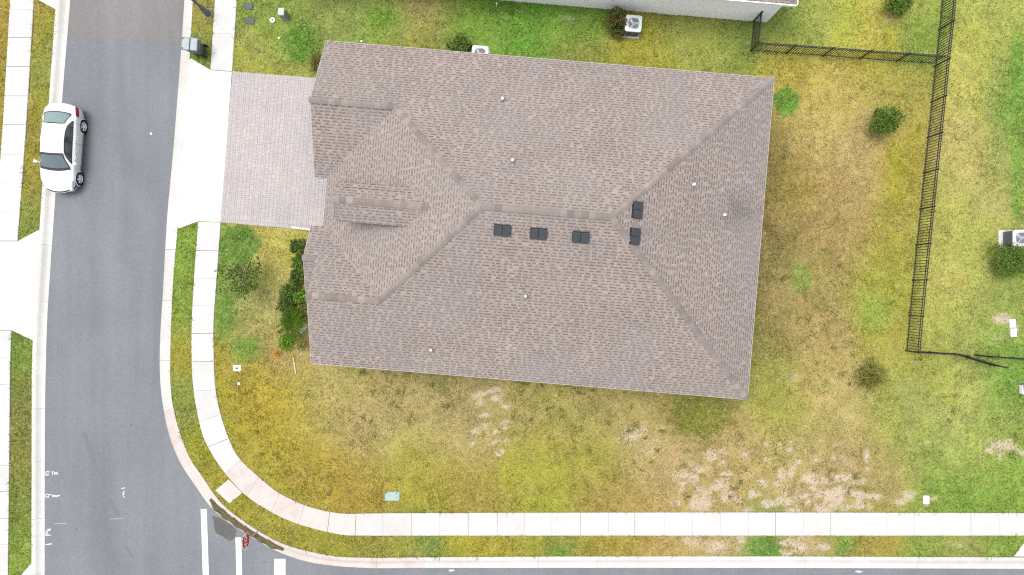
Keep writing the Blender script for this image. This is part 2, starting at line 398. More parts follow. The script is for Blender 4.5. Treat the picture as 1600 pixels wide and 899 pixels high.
_r = np.random.default_rng(23)
for x0, x1, y0, y1, k, sc in ((738, 792, 608, 712, 30, .8), (1170, 1372, 738, 800, 62, 1.25), (1050, 1180, 700, 800, 26, 1.0), (950, 1040, 660, 712, 12, .8), (1180, 1360, 690, 735, 14, .8), (1070, 1160, 842, 866, 9, .9), (1220, 1310, 842, 866, 10, .9), (1540, 1600, 685, 715, 6, 1.0), (1400, 1470, 765, 792, 5, 1.0)):
    for _ in range(k): SAND.append((_r.uniform(x0, x1), _r.uniform(y0, y1), _r.uniform(5, 13) * sc, _r.uniform(4, 8) * sc, _r.uniform(.55, 1.0)))
def field(xy):
    """linear turf colour and bare-sand amount for ground points (metres)."""
    px = 800 + xy[:, 0] * 30; py = 449.5 - xy[:, 1] * 30
    px = np.clip(px, -40, 1640); py = np.clip(py, -40, 940)
    C = lin(np.minimum(CT[:, 2:5] * [1.0, 1.02, 1.0], 255))
    acc = np.zeros((len(xy), 3)); wsum = np.full(len(xy), 1e-4)
    acc += wsum[:, None] * lin((160, 155, 60))
    for (cx, cy), c in zip(CT[:, :2], C):
        w = np.exp(-((px - cx) ** 2 + (py - cy) ** 2) / (2 * 30.0 ** 2)); acc += w[:, None] * c; wsum += w
    col = acc / wsum[:, None]
    wob = 0.22 * np.sin(px * .21 + np.sin(py * .17) * 2) + 0.18 * np.sin(py * .33 + np.sin(px * .29) * 2)
    for cx, cy, rx, ry, c, soft in PATCH:
        d = np.sqrt(((px - cx) / rx) ** 2 + ((py - cy) / ry) ** 2) + wob * 0.45
        w = np.clip((1 + soft / 2 - d) / soft, 0, 1)[:, None]; col = col * (1 - w) + w * lin(c)
    sand = np.zeros(len(xy))
    for cx, cy, rx, ry, a in SAND:
        d = ((px - cx) / rx) ** 2 + ((py - cy) / ry) ** 2
        sand = np.maximum(sand, a * np.exp(-0.9 * d))
    g = col.mean(1, keepdims=True); k = np.where(col[:, 1:2] > col[:, :1] * 1.15, 0.20, 0.06)
    col = col * (1 - k) + k * g * np.array([1.12, 1.05, 0.72])
    return col / KEXP, sand

# ------------------------------------------------------------------ ground: one sheet to the horizon, finer where the lot is
def ground():
    xi = np.arange(-30.0, 30.01, 0.16); yi = np.arange(-19.0, 19.01, 0.16)
    out = np.array([0.5, 2, 6, 15, 40, 110, 300, 900])
    xs = np.r_[-30 - out[::-1], xi, xi[-1] + out]; ys = np.r_[-19 - out[::-1], yi, yi[-1] + out]
    X, Y = np.meshgrid(xs, ys); xy = np.c_[X.ravel(), Y.ravel()]
    road = inside(xy, SINK_POLY)
    z = np.where(road, -0.32, 0.0)
    z += np.where(road, 0, 0.012 * np.sin(xy[:, 0] * 1.7 + np.sin(xy[:, 1])) * np.sin(xy[:, 1] * 1.3) - 0.014)
    for h in HARD[1:]:
        z = np.where(inside(xy, h), -0.06, z)
    nx, ny = len(xs), len(ys)
    idx = np.arange(nx * ny).reshape(ny, nx)
    F = np.stack([idx[:-1, :-1], idx[:-1, 1:], idx[1:, 1:], idx[1:, :-1]], -1).reshape(-1, 4)
    me = bpy.data.meshes.new('ground')
    me.vertices.add(nx * ny); me.vertices.foreach_set('co', np.c_[xy, z].astype('f').ravel())
    me.loops.add(F.size); me.loops.foreach_set('vertex_index', F.ravel().astype('i'))
    me.polygons.add(len(F)); me.polygons.foreach_set('loop_start', np.arange(0, F.size, 4, dtype='i'))
    me.update(calc_edges=True); me.validate()
    col, sand = field(xy)
    a = me.attributes.new('turf', 'FLOAT_COLOR', 'POINT'); a.data.foreach_set('color', np.c_[col, np.ones(len(col))].astype('f').ravel())
    dry = np.clip((1.10 - col[:, 1] / (col[:, 0] + 1e-4)) * 3.2, 0, 1) * np.clip(col[:, 2] / (col[:, 0] + 1e-4) * 4 - .6, 0, 1)
    a = me.attributes.new('dry', 'FLOAT', 'POINT'); a.data.foreach_set('value', dry.astype('f'))
    a = me.attributes.new('sand', 'FLOAT', 'POINT'); a.data.foreach_set('value', sand.astype('f'))
    m, n, l, b = new_mat('turf')
    at = N(n, 'ShaderNodeAttribute', attribute_name='turf'); sa = N(n, 'ShaderNodeAttribute', attribute_name='sand')
    p = pos(n)
    n1 = noise(n, l, 1.1, 5, 0.62, p, 0.5); n2 = noise(n, l, 6.0, 5, 0.7, p, 1.2); n3 = noise(n, l, 26, 4, 0.75, p, 0.8)
    thatch = tuple(lin((205, 186, 128)) / KEXP); brown = tuple(lin((140, 112, 74)) / KEXP); deep = tuple(lin((96, 122, 44)) / KEXP)
    c = at.outputs['Color']
    n4 = noise(n, l, 2.6, 5, 0.7, p, 1.5); n5 = noise(n, l, 4.3, 5, 0.7, p, 1.0)
    c = mixc(n, l, mapr(n, l, n4, 0.54, 0.76, 0, 0.30), c, brown)
    tan = tuple(lin((196, 164, 126)) / KEXP); lu = N(n, 'ShaderNodeAttribute', attribute_name='dry')
    tm = N(n, 'ShaderNodeMath', operation='MULTIPLY'); l.new(mapr(n, l, noise(n, l, 1.1, 6, 0.72, p, 1.2), 0.42, 0.66, 0, 0.85), tm.inputs[0]); l.new(lu.outputs['Fac'], tm.inputs[1])
    c = mixc(n, l, tm.outputs[0], c, tan)
    c = mixc(n, l, mapr(n, l, n5, 0.52, 0.74, 0, 0.40), c, deep)
    c = mixc(n, l, mapr(n, l, n2, 0.48, 0.68, 0, 0.60), c, thatch)
    c = mixc(n, l, 1.0, c, mapr(n, l, n1, 0.3, 0.7, 0.82, 1.16), 'MULTIPLY')
    c = mixc(n, l, 1.0, c, mapr(n, l, n3, 0.25, 0.75, 0.50, 1.40), 'MULTIPLY')
    # bare sand where the turf has thinned out
    sum_ = N(n, 'ShaderNodeMath', operation='ADD'); l.new(sa.outputs['Fac'], sum_.inputs[0])
    l.new(mapr(n, l, noise(n, l, 2.6, 9, 0.8, p, 1.5), 0.25, 0.75, -0.5, 0.5), sum_.inputs[1])
    sn = ramp(n, l, n3, [(0.3, tuple(lin((180, 158, 130)) / KEXP)), (0.7, tuple(lin((224, 209, 188)) / KEXP))])
    c = mixc(n, l, mapr(n, l, sum_.outputs[0], 0.36, 0.70, 0, 0.95), c, sn)
    l.new(c, b.inputs['Base Color']); b.inputs['Roughness'].default_value = 0.95; b.inputs['Specular IOR Level'].default_value = 0.1
    bump(n, l, b, n3, 0.6, 0.03)
    me.materials.append(m)
    o = bpy.data.objects.new('ground', me); link(o); tag(o, kind='structure')

ground()

def flat_noise(xy, s, seed):
    """cheap value noise on points"""
    q = xy * s + seed * 17.3
    i = np.floor(q).astype(int); f = q - i; f = f * f * (3 - 2 * f)
    def h(a, b):
        v = np.sin(a * 127.1 + b * 311.7 + seed) * 43758.5453; return v - np.floor(v)
    a = h(i[:, 0], i[:, 1]); b = h(i[:, 0] + 1, i[:, 1]); c = h(i[:, 0], i[:, 1] + 1); d = h(i[:, 0] + 1, i[:, 1] + 1)
    return (a * (1 - f[:, 0]) + b * f[:, 0]) * (1 - f[:, 1]) + (c * (1 - f[:, 0]) + d * f[:, 0]) * f[:, 1]

def grass():
    n = 620000
    xy = np.c_[rng.uniform(-28.2, 28.2, n), rng.uniform(-16.4, 16.4, n)]
    keep = np.ones(n, bool)
    for h in HARD: keep &= ~inside(xy, h)
    xy = xy[keep]
    col, sand = field(xy)
    d1 = flat_noise(xy, 2.2, 3); d2 = flat_noise(xy, 0.9, 9)
    keep = (rng.random(len(xy)) > sand * 0.72) & (rng.random(len(xy)) < 0.35 + 0.65 * d1)
    xy, col, d1, d2 = xy[keep], col[keep], d1[keep], d2[keep]
    # dark weeds dotted through the thin turf
    wx, wc = [], []
    for x0, x1, y0, y1, k in ((800, 1010, 590, 690, 46), (560, 760, 580, 690, 26), (1230, 1340, 470, 610, 22), (1000, 1180, 660, 790, 14), (1430, 1590, 560, 720, 14), (1060, 1380, 700, 798, 18), (380, 560, 590, 780, 14), (1220, 1400, 150, 460, 12)):
        for _ in range(k):
            c0 = P(rng.uniform(x0, x1), rng.uniform(y0, y1))[:2]; q = int(rng.integers(14, 40)); rr = rng.uniform(.05, .15)
            wx.append(c0 + rng.normal(0, rr, (q, 2))); g = lin((rng.uniform(95, 140), rng.uniform(115, 145), rng.uniform(50, 70))) / KEXP
            wc.append(np.tile(g, (q, 1)))
    wx = np.concatenate(wx); wc = np.concatenate(wc)
    okw = np.ones(len(wx), bool)
    for h in HARD: okw &= ~inside(wx, h)
    wx, wc = wx[okw], wc[okw]; nw = len(wx)
    xy = np.r_[xy, wx]; col = np.r_[col, wc]; d2 = np.r_[d2, np.full(nw, .5)]
    m = len(xy)
    clump = flat_noise(xy, 2.1, 5) * 0.45 + flat_noise(xy, 5.0, 6) * 0.55
    mott = flat_noise(xy, 1.3, 11) * 0.5 + flat_noise(xy, 3.4, 12) * 0.5
    ang = flat_noise(xy, 1.6, 21) * 9 + rng.normal(0, 1.1, m); tilt = rng.uniform(0.85, 1.42, m)
    L = rng.uniform(0.10, 0.30, m) * (0.6 + 0.7 * d2); W = rng.uniform(0.008, 0.018, m)
    short = rng.random(m) < 0.5
    ang = np.where(short, rng.uniform(0, 6.28, m), ang); tilt = np.where(short, rng.uniform(0.15, 1.0, m), tilt); L = np.where(short, rng.uniform(0.04, 0.12, m), L); W = np.where(short, rng.uniform(0.010, 0.022, m), W)
    dx, dy = np.cos(ang), np.sin(ang)
    base = np.c_[xy, np.full(m, -0.02)]
    side = np.c_[-dy, dx, np.zeros(m)] * W[:, None]
    tip = base + np.c_[dx * np.sin(tilt), dy * np.sin(tilt), np.cos(tilt)] * L[:, None]
    V = np.stack([base - side, base + side, tip], 1).reshape(-1, 3)
    # each blade: its turf colour, some straw, some brown thatch, some deeper green
    lush = np.clip((col[:, 1] / (col[:, 0] + 1e-4) - 1.05) * 1.8, 0, 1)       # green turf has less straw in it
    r = rng.random(m) * 0.75 + (1 - clump) * 0.6
    straw = (np.clip((r - 0.72) * 3.0, 0, 1) * (0.92 - 0.58 * lush))[:, None]
    c = col * (0.45 + 1.10 * rng.random(m))[:, None]
    green = (np.clip((clump - 0.50) * 3.0, 0, 1) * 0.40 * rng.random(m))[:, None]
    brown = (np.clip((mott - 0.52) * 3.4, 0, 1) * (0.42 - 0.34 * lush) * rng.random(m))[:, None]
    c = c * (1 - green) + green * (lin((96, 130, 36)) / KEXP)
    c = c * (1 - brown) + brown * (lin((138, 106, 72)) / KEXP)
    dry = np.clip((1.10 - col[:, 1] / (col[:, 0] + 1e-4)) * 3.2, 0, 1) * np.clip(col[:, 2] / (col[:, 0] + 1e-4) * 4 - .6, 0, 1)
    tanp = flat_noise(xy, 0.8, 31) * .4 + flat_noise(xy, 2.0, 32) * .35 + flat_noise(xy, 5.5, 33) * .25
    tan = (np.clip((tanp - .46) * 4, 0, .8) * dry * (.35 + .65 * rng.random(m)))[:, None]
    c = c * (1 - tan) + tan * (lin((200, 168, 128)) / KEXP)
    c = c * (1 - straw) + straw * (lin((226, 208, 142)) / KEXP)
    dark_ = rng.random(m) < 0.07; c[dark_] *= 0.62
    c[-nw:] = wc * (0.6 + 0.7 * rng.random(nw))[:, None]
    me = bpy.data.meshes.new('lawn_grass')
    me.vertices.add(3 * m); me.vertices.foreach_set('co', V.astype('f').ravel())
    me.loops.add(3 * m); me.loops.foreach_set('vertex_index', np.arange(3 * m, dtype='i'))
    me.polygons.add(m); me.polygons.foreach_set('loop_start', np.arange(0, 3 * m, 3, dtype='i'))
    me.update(calc_edges=True)
    a = me.attributes.new('turf', 'FLOAT_COLOR', 'FACE'); a.data.foreach_set('color', np.c_[c, np.ones(m)].astype('f').ravel())
    mt, nn, l, b = new_mat('grass_blade')
    at = N(nn, 'ShaderNodeAttribute', attribute_name='turf')
    l.new(at.outputs['Color'], b.inputs['Base Color']); b.inputs['Roughness'].default_value = 0.8; b.inputs['Specular IOR Level'].default_value = 0.15
    tr = nn.new('ShaderNodeBsdfTranslucent'); l.new(at.outputs['Color'], tr.inputs['Color'])
    mx = nn.new('ShaderNodeMixShader'); mx.inputs[0].default_value = 0.3
    l.new(b.outputs[0], mx.inputs[1]); l.new(tr.outputs[0], mx.inputs[2]); l.new(mx.outputs[0], nn['Material Output'].inputs['Surface'])
    me.materials.append(mt)
    o = bpy.data.objects.new('lawn_grass', me); link(o)
    tag(o, 'mown patchy grass, green to straw coloured, covering all the yards and verges', 'grass', kind='stuff')
grass()

# ------------------------------------------------------------------ road, curbs, sidewalks
def sheet(name, poly, z, mat, kind='structure', parent=None, label=None, cat=None, group=None):
    mb = MB(); mb.poly([(p[0], p[1], z) for p in poly])
    bm = bmesh.new(); me = mb.mesh(name, mat); bm.from_mesh(me)
    bmesh.ops.triangulate(bm, faces=bm.faces[:]); bmesh.ops.recalc_face_normals(bm, faces=bm.faces[:])
    if bm.faces and sum(f.normal.z * f.calc_area() for f in bm.faces) < 0:
        bmesh.ops.reverse_faces(bm, faces=bm.faces[:])
    bm.to_mesh(me); bm.free()
    o = bpy.data.objects.new(name, me); link(o, parent); return tag(o, label, cat, group, kind)

ZR = -0.10
sheet('road', ROAD_POLY, ZR, M_ROAD)
# older, browner surface at the top, ending in a sawn seam
wtop = [p for p in WEST_CURB[:, :2] if p[1] > P(105, 57)[1]]; etop = [p for p in EAST_CURB[:, :2] if p[1] > P(284, 70)[1]]
sheet('road_older_surface', wtop + [P(106, 57)[:2], P(150, 60)[:2], P(200, 62.5)[:2], P(240, 66)[:2], P(283.5, 70)[:2]] + etop[::-1], ZR + 0.004, M_ROAD2)

def ribs(S, seg, gap, jit=0.0):
    """split a strip (rows of two edges) into pieces about seg metres long"""
    mid = (S[:, :2] + S[:, 2:]) / 2
    d = np.r_[0, np.cumsum(np.linalg.norm(np.diff(mid, axis=0), axis=1))]
    n = max(1, round(d[-1] / seg)); cuts = np.linspace(0, d[-1], n + 1)
    cuts[1:-1] += np.array([random.uniform(-jit, jit) for _ in range(n - 1)])
    gp = [gap if random.random() < .3 else gap * .38 for _ in cuts]
    for k, (a, b) in enumerate(zip(cuts[:-1], cuts[1:])):
        q = np.r_[a + gp[k] / 2, d[(d > a + gap) & (d < b - gap)], b - gp[k + 1] / 2]
        yield np.stack([np.interp(q, d, S[:, k]) for k in range(4)], 1)

def strip_piece(rows, prof, zb):
    """solid piece with a cross profile (fraction across, height)"""
    mb = MB(); n = len(prof); i0 = 0
    for r in rows:
        a, b = r[:2], r[2:]
        for f, z in prof:
            q = a + (b - a) * f; mb.v.append((q[0], q[1], z))
        mb.v.append((a[0], a[1], zb)); mb.v.append((b[0], b[1], zb))
    k = n + 2
    for j in range(len(rows) - 1):
        for m in range(n - 1):
            mb.f.append((j*k + m, j*k + m + 1, (j+1)*k + m + 1, (j+1)*k + m)); mb.t.append(.5)
        mb.f.append((j*k, (j+1)*k, (j+1)*k + n, j*k + n)); mb.t.append(.5)
        mb.f.append((j*k + n - 1, j*k + n + 1, (j+1)*k + n + 1, (j+1)*k + n - 1)); mb.t.append(.5)
    for j in (0, len(rows) - 1):
        mb.f.append(tuple(j*k + m for m in range(n)) + (j*k + n + 1, j*k + n)); mb.t.append(.5)
    return mb

def fix_normals(o):
    bm = bmesh.new(); bm.from_mesh(o.data); bmesh.ops.recalc_face_normals(bm, faces=bm.faces[:]); bm.to_mesh(o.data); bm.free(); return o

CURB_PROF = [(0, -0.094), (0.10, -0.108), (0.36, -0.128), (0.50, -0.085), (0.66, -0.015), (0.74, 0.006), (0.97, 0.016), (1.0, 0.008)]
WALK_PROF = [(0, 0.010), (0.02, 0.020), (0.98, 0.020), (1.0, 0.010)]
def build_strip(name, S, seg, gap, prof, zb, mat, piece, jit=0.0, stained=None):
    e = empty(name, kind='structure')
    for rows in ribs(S, seg, gap, jit):
        m = mat
        if stained and stained(rows): m = M_RAMP
        fix_normals(strip_piece(rows, prof, zb).build(piece, m, e))
    return e
def corner(rows):
    p = rows[len(rows) // 2]; x, y = 800 + p[0] * 30, 449.5 - p[1] * 30
    return 262 < x < 640 and y > 660
build_strip('curb', EAST_CURB, 2.9, 0.012, CURB_PROF, -0.34, M_CURB, 'curb_segment', 0.3, corner)
build_strip('curb', WEST_CURB, 2.9, 0.012, CURB_PROF, -0.34, M_CURB, 'curb_segment', 0.2)
build_strip('sidewalk', EAST_WALK_A, 1.9, 0.02, WALK_PROF, -0.10, M_WALK, 'slab')
def corner2(rows):
    p = rows[len(rows) // 2]; x, y = 800 + p[0] * 30, 449.5 - p[1] * 30
    return 350 < x < 560 and y > 715
build_strip('sidewalk', EAST_WALK_B, 1.44, 0.022, WALK_PROF, -0.10, M_WALK, 'slab', 0.06, corner2)
build_strip('sidewalk', WEST_WALK_A, 1.47, 0.022, WALK_PROF, -0.10, M_WALK, 'slab', 0.05)
build_strip('sidewalk', WEST_WALK_B, 1.44, 0.022, WALK_PROF, -0.10, M_WALK, 'slab', 0.05)

def slab(name, pts, mat, ztop=0.018, zb=-0.12, **kw):
    q = px_poly(pts) if not isinstance(pts, np.ndarray) else pts
    c = q.mean(0); mb = MB()
    inn = [tuple(p + (c - p) / np.linalg.norm(c - p) * 0.015) for p in q]
    loft(mb, [[(p[0], p[1], zb) for p in q], [(p[0], p[1], ztop - 0.01) for p in q], [(p[0], p[1], ztop) for p in inn]])
    o = fix_normals(mb.build(name, mat)); return tag(o, **kw)
slab('driveway_apron', EAST_APRON, M_APRON, 0.016, kind='structure')
slab('driveway_apron', WEST_APRON, M_APRON, 0.016, kind='structure')
slab('driveway_apron', NORTH_APRON, M_APRON, 0.016, kind='structure')
slab('driveway_apron', SOUTH_APRON, M_APRON, 0.016, kind='structure')
slab('driveway_apron', SE_APRON, M_APRON, 0.016, kind='structure')
slab('curb_ramp', RAMP, M_RAMP, 0.016, kind='structure')

# ------------------------------------------------------------------ paver driveway
M_PAVER = tone_mat('paver', [(0.0, (0.278, 0.252, 0.248)), (0.35, (0.294, 0.262, 0.256)), (0.7, (0.308, 0.266, 0.256)), (1.0, (0.318, 0.280, 0.268))],
                   0.88, 0.06, 1.0, 60, (0.42, (0.232, 0.234, 0.242), 0.6))
M_JOINT = simple('joint_sand', (0.245, 0.218, 0.208), 0.95)
drive = empty('driveway', kind='structure')
base = MB(); base.poly([(*UV(u, v)[:2], 0.006) for u, v in ((-15.44, 2.12), (-9.3, 2.10), (-9.3, 10.06), (-15.44, 10.02))])
base.build('joint_bed', M_JOINT, drive)
mb = MB()
def paver(u0, u1, v0, v1):
    g = 0.006; h = 0.018 + random.uniform(-0.002, 0.003); t = random.random()
    o = [(u0+g, v0+g), (u1-g, v0+g), (u1-g, v1-g), (u0+g, v1-g)]
    e = 0.008; i = [(u0+g+e, v0+g+e), (u1-g-e, v0+g+e), (u1-g-e, v1-g-e), (u0+g+e, v1-g-e)]
    loft(mb, [[UV(a, b, 0.004) for a, b in o], [UV(a, b, h - 0.004) for a, b in o], [UV(a, b, h) for a, b in i]], t)
B = 0.2
v = 2.13
while v < 10.0:                      # soldier course along the street edge
    paver(-15.44, -15.44 + B, v, v + 0.1); v += 0.1
u = -15.44 + B
while u < -9.3:
    paver(u, u + 0.1, 2.12, 2.12 + B); paver(u, u + 0.1, 10.02 - B, 10.02); u += 0.1
u = -15.44 + B; col_i = 0
while u < -9.35:
    wd = random.choice((0.1, 0.2, 0.2)); v = 2.12 + B; vmax = 10.02 - B
    v += 0; first = random.choice((0.1, 0.2, 0.3))
    ln = first
    while v < vmax - 0.02:
        e = min(v + ln, vmax); paver(u, min(u + wd, -9.3), v, e); v = e; ln = random.choice((0.1, 0.1, 0.2)) if wd > .15 else .2
    u += wd
tag(mb.build('pavers', M_PAVER, drive), kind='stuff')
# pale concrete edging at the south side of the drive, by the porch
eb = MB()
for a, b in (((455, 355.5), (471, 357.2)), ((471.5, 357.3), (487, 359))):
    p, q = P(*a, 0), P(*b, 0); d = (q - p); d /= np.linalg.norm(d); nrm = np.array([-d[1], d[0], 0]) * 0.06
    loft(eb, [[p - nrm - [0, 0, .06], q - nrm - [0, 0, .06], q + nrm - [0, 0, .06], p + nrm - [0, 0, .06]],
              [p - nrm + [0, 0, .03], q - nrm + [0, 0, .03], q + nrm + [0, 0, .03], p + nrm + [0, 0, .03]]])
fix_normals(eb.build('edging', M_WALK, drive))

# ------------------------------------------------------------------ house
M_SHING = tone_mat('shingle', [(0.0, (0.092, 0.072, 0.064)), (0.32, (0.124, 0.099, 0.089)), (0.40, (0.180, 0.147, 0.133)), (0.75, (0.212, 0.175, 0.159)), (1.0, (0.255, 0.217, 0.200))],
                   0.95, 0.07, 0.5, 45, (0.30, (0.165, 0.158, 0.148), 0.35))
M_CAP = tone_mat('ridge_shingle', [(0.0, (0.132, 0.109, 0.099)), (0.6, (0.168, 0.141, 0.129)), (1.0, (0.212, 0.180, 0.167))], 0.95, 0.08, 3.0, 60)
M_STUCCO = simple('white_stucco', (0.80, 0.80, 0.80), 0.9, var=0.04, scale=30)
M_DRIP = simple('drip_edge', (0.30, 0.275, 0.26), 0.6, var=0.05)
M_LEADC = simple('brown_fascia', (0.13, 0.11, 0.10), 0.7)
M_TRIM = simple('white_trim', (0.50, 0.49, 0.47), 0.6, var=0.05)
M_DECK = simple('roof_deck', (0.10, 0.085, 0.078), 0.95)
M_GLASS = simple('window_glass', (0.02, 0.025, 0.03), 0.06, var=0.05)
M_DOOR = simple('door_paint', (0.25, 0.16, 0.09), 0.5)
ZE = 2.9; PITCH = 0.5
UG, UM, UB, UN, UE = -9.84, -9.25, -9.26, -9.82, 11.66
VN, VS = 11.02, -4.40
HW = (VN - VS) / 2; VR = (VN + VS) / 2; ZRIDGE = ZE + PITCH * HW
UA, UZ = UM + HW, UE - HW           # ridge ends
VG = VN - 3.27; VGS = VN - 6.54     # garage gable ridge and south eave
VL = VS + 3.285; VLN = VS + 6.57    # porch gable ridge and north eave
VNR = VLN - 1.59; VNS = VLN - 3.18  # small gable ridge and south eave

class Face:
    """a roof plane: eave line at height z0 where coordinate t0, rising with the pitch along direction dr (in u,v)."""
    def __init__(s, dr, t0, z0=ZE, pitch=PITCH): s.dr = np.array(dr, float); s.ds = np.array([-s.dr[1], s.dr[0]]); s.t0 = t0; s.z0 = z0; s.p = pitch
    def z(s, u, v): return s.z0 + s.p * (np.dot(s.dr, (u, v)) - s.t0)
F_N = Face((0, -1), -VN); F_S = Face((0, 1), VS); F_E = Face((-1, 0), -UE); F_W = Face((1, 0), UM)
F_GS = Face((0, 1), VGS); F_LN = Face((0, -1), -VLN); F_NS = Face((0, 1), VNS)
DZE, DP, DV, DH, DU = 5.06, 0.58, 3.22, 0.88, -8.12
F_DN = Face((0, -1), -(DV + DH), DZE, DP); F_DS = Face((0, 1), DV - DH, DZE, DP)
du_e = UM + (DZE - ZE) / PITCH; du_r = UM + (DZE + DP * DH - ZE) / PITCH
ROOF = [  # (plane, convex plan polygon)
 (F_N, [(UG, VN), (UE, VN), (UE - (VN - VG), VG), (UG, VG)]), (F_N, [(UM + (VN - VG), VG), (UE - (VN - VG), VG), (UZ, VR), (UA, VR)]),
 (F_S, [(UB, VS), (UE, VS), (UE - (VL - VS), VL), (UB, VL)]), (F_S, [(UM + (VL - VS), VL), (UE - (VL - VS), VL), (UZ, VR), (UA, VR)]),
 (F_E, [(UE, VS), (UE, VN), (UZ, VR)]),
 (F_W, [(UM, VLN), (UM, VGS), (UM + 3.27, VG), (UM + 3.27, VL - 0.015)]), (F_W, [(UM + 3.27, VG), (UM + 3.27, VL), (UA, VR)]),
 (F_GS, [(UG, VG), (UM + 3.27, VG), (UM, VGS), (UG, VGS)]),
 (F_LN, [(UN, VLN), (UM, VLN), (UM + 1.59, VNR), (UN, VNR)]), (F_LN, [(UB, VNR), (UM + 1.59, VNR), (UM + 3.285, VL), (UB, VL)]),
 (F_NS, [(UN, VNR), (UB, VNR), (UB, VNS), (UN, VNS)]),
 (F_DN, [(DU, DV + DH), (du_e, DV + DH), (du_r, DV), (DU, DV)]), (F_DS, [(DU, DV - DH), (du_e, DV - DH), (du_r, DV), (DU, DV)]),
]
def span(poly, axis, perp, s):
    xs = []
    for i in range(len(poly)):
        a, b = np.array(poly[i]), np.array(poly[(i + 1) % len(poly)])
        sa, sb = a @ axis, b @ axis
        if (sa <= s < sb) or (sb <= s < sa):
            t = (s - sa) / (sb - sa); xs.append((a + t * (b - a)) @ perp)
    return (min(xs), max(xs)) if len(xs) >= 2 else None

def shingle_face(mb, F, polys, uv=UV, expo=0.143, lift=0.0):
    """courses of laminated shingles: light tabs standing proud, darker gaps between them"""
    run = expo / math.sqrt(1 + F.p ** 2)
    R_ = [(min(np.array(p) @ F.dr for p in q), max(np.array(p) @ F.dr for p in q), q) for q in polys]; s0, s1 = min(r[0] for r in R_), max(r[1] for r in R_)
    k = math.floor((s0 - F.t0) / run + 1e-6)
    def pt(s, x, dz):
        q = F.dr * s + F.ds * x; return uv(q[0], q[1], F.z0 + F.p * (s - F.t0) + dz)
    while F.t0 + k * run < s1 - 1e-3:
        a = max(F.t0 + k * run, s0) + 1e-4; b = min(F.t0 + (k + 1) * run, s1) - 1e-4; k += 1
        if b - a < 0.004: continue
        r0, r1, poly = [r for r in R_ if r[0] - 1e-6 <= (a + b) / 2 <= r[1] + 1e-6][0]
        A, Bq = [span(poly, F.dr, F.ds, min(max(x, r0 + 1e-4), r1 - 1e-4)) for x in (a, b)]
        if A is None or Bq is None: continue
        inner0, inner1 = max(A[0], Bq[0]), min(A[1], Bq[1])
        xs = [None]; x = inner0 + random.uniform(0.03, 0.2); dark = random.random() < 0.5
        kinds = []
        while x < inner1 - 0.04:
            xs.append(x); kinds.append(dark); dark = not dark
            x += random.choice((random.uniform(0.12, 0.22), random.uniform(0.14, 0.34))) if dark else random.uniform(0.05, 0.13) if random.random() < .8 else random.uniform(.15, .3)
        kinds.append(dark); xs.append(None)
        for j, dk in enumerate(kinds):
            la, lb = (A[0], Bq[0]) if xs[j] is None else (xs[j], xs[j])
            ra, rb = (A[1], Bq[1]) if xs[j+1] is None else (xs[j+1], xs[j+1])
            if ra - la < 0.005 and rb - lb < 0.005: continue
            if not dk:
                h0, h1 = 0.021 + random.uniform(0, 0.004), 0.004
                t = 0.48 + 0.36 * random.random()
                p = [pt(a, la, h0 + lift), pt(a, ra, h0 + lift), pt(b, rb, h1 + lift), pt(b, lb, h1 + lift)]
                q = [pt(a, la, lift), pt(a, ra, lift)]
                mb.poly(p, t); mb.poly([q[0], q[1], p[1], p[0]], 0.25)
                mb.poly([q[1], p[2], p[1]], 0.3); mb.poly([q[0], p[0], p[3]], 0.3)
            else:
                f = random.uniform(.36, .50); m = a + (b - a) * f
                lm, rm = la + (lb - la) * f, ra + (rb - ra) * f
                h0, hm, h1 = 0.009, 0.006, 0.004
                t = 0.30 * random.random()
                p = [pt(a, la, h0 + lift), pt(a, ra, h0 + lift), pt(m, rm, hm + lift), pt(m, lm, hm + lift), pt(b, rb, h1 + lift), pt(b, lb, h1 + lift)]
                mb.poly([p[0], p[1], p[2], p[3]], t); mb.poly([p[3], p[2], p[4], p[5]], 0.46 + 0.36 * random.random())
                mb.poly([pt(a, la, lift), pt(a, ra, lift), p[1], p[0]], 0.1)

def stain(mat, x, y, r, k):
    n, l = mat.node_tree.nodes, mat.node_tree.links; b = n['Principled BSDF']; src = b.inputs['Base Color'].links[0].from_socket
    sub = N(n, 'ShaderNodeVectorMath', operation='SUBTRACT'); l.new(pos(n), sub.inputs[0]); sub.inputs[1].default_value = (x, y, 0)
    mul = N(n, 'ShaderNodeVectorMath', operation='MULTIPLY'); l.new(sub.outputs[0], mul.inputs[0]); mul.inputs[1].default_value = (1, 1, 0)
    ln = N(n, 'ShaderNodeVectorMath', operation='LENGTH'); l.new(mul.outputs[0], ln.inputs[0])
    ad = N(n, 'ShaderNodeMath', operation='ADD'); l.new(ln.outputs['Value'], ad.inputs[0]); l.new(mapr(n, l, noise(n, l, 1.5, 4, .6, pos(n)), .3, .7, -.35, .35), ad.inputs[1])
    l.new(mixc(n, l, mapr(n, l, ad.outputs[0], 0, r, k, 0), src, (.05, .048, .046)), b.inputs['Base Color'])
stain(M_SHING, 10.7, 3.6, 1.3, .42)
def orient_up(o):
    """all roof skins face the sky"""
    bm = bmesh.new(); bm.from_mesh(o.data)
    bmesh.ops.reverse_faces(bm, faces=[f for f in bm.faces if f.normal.z < 0]); bm.to_mesh(o.data); bm.free(); return o

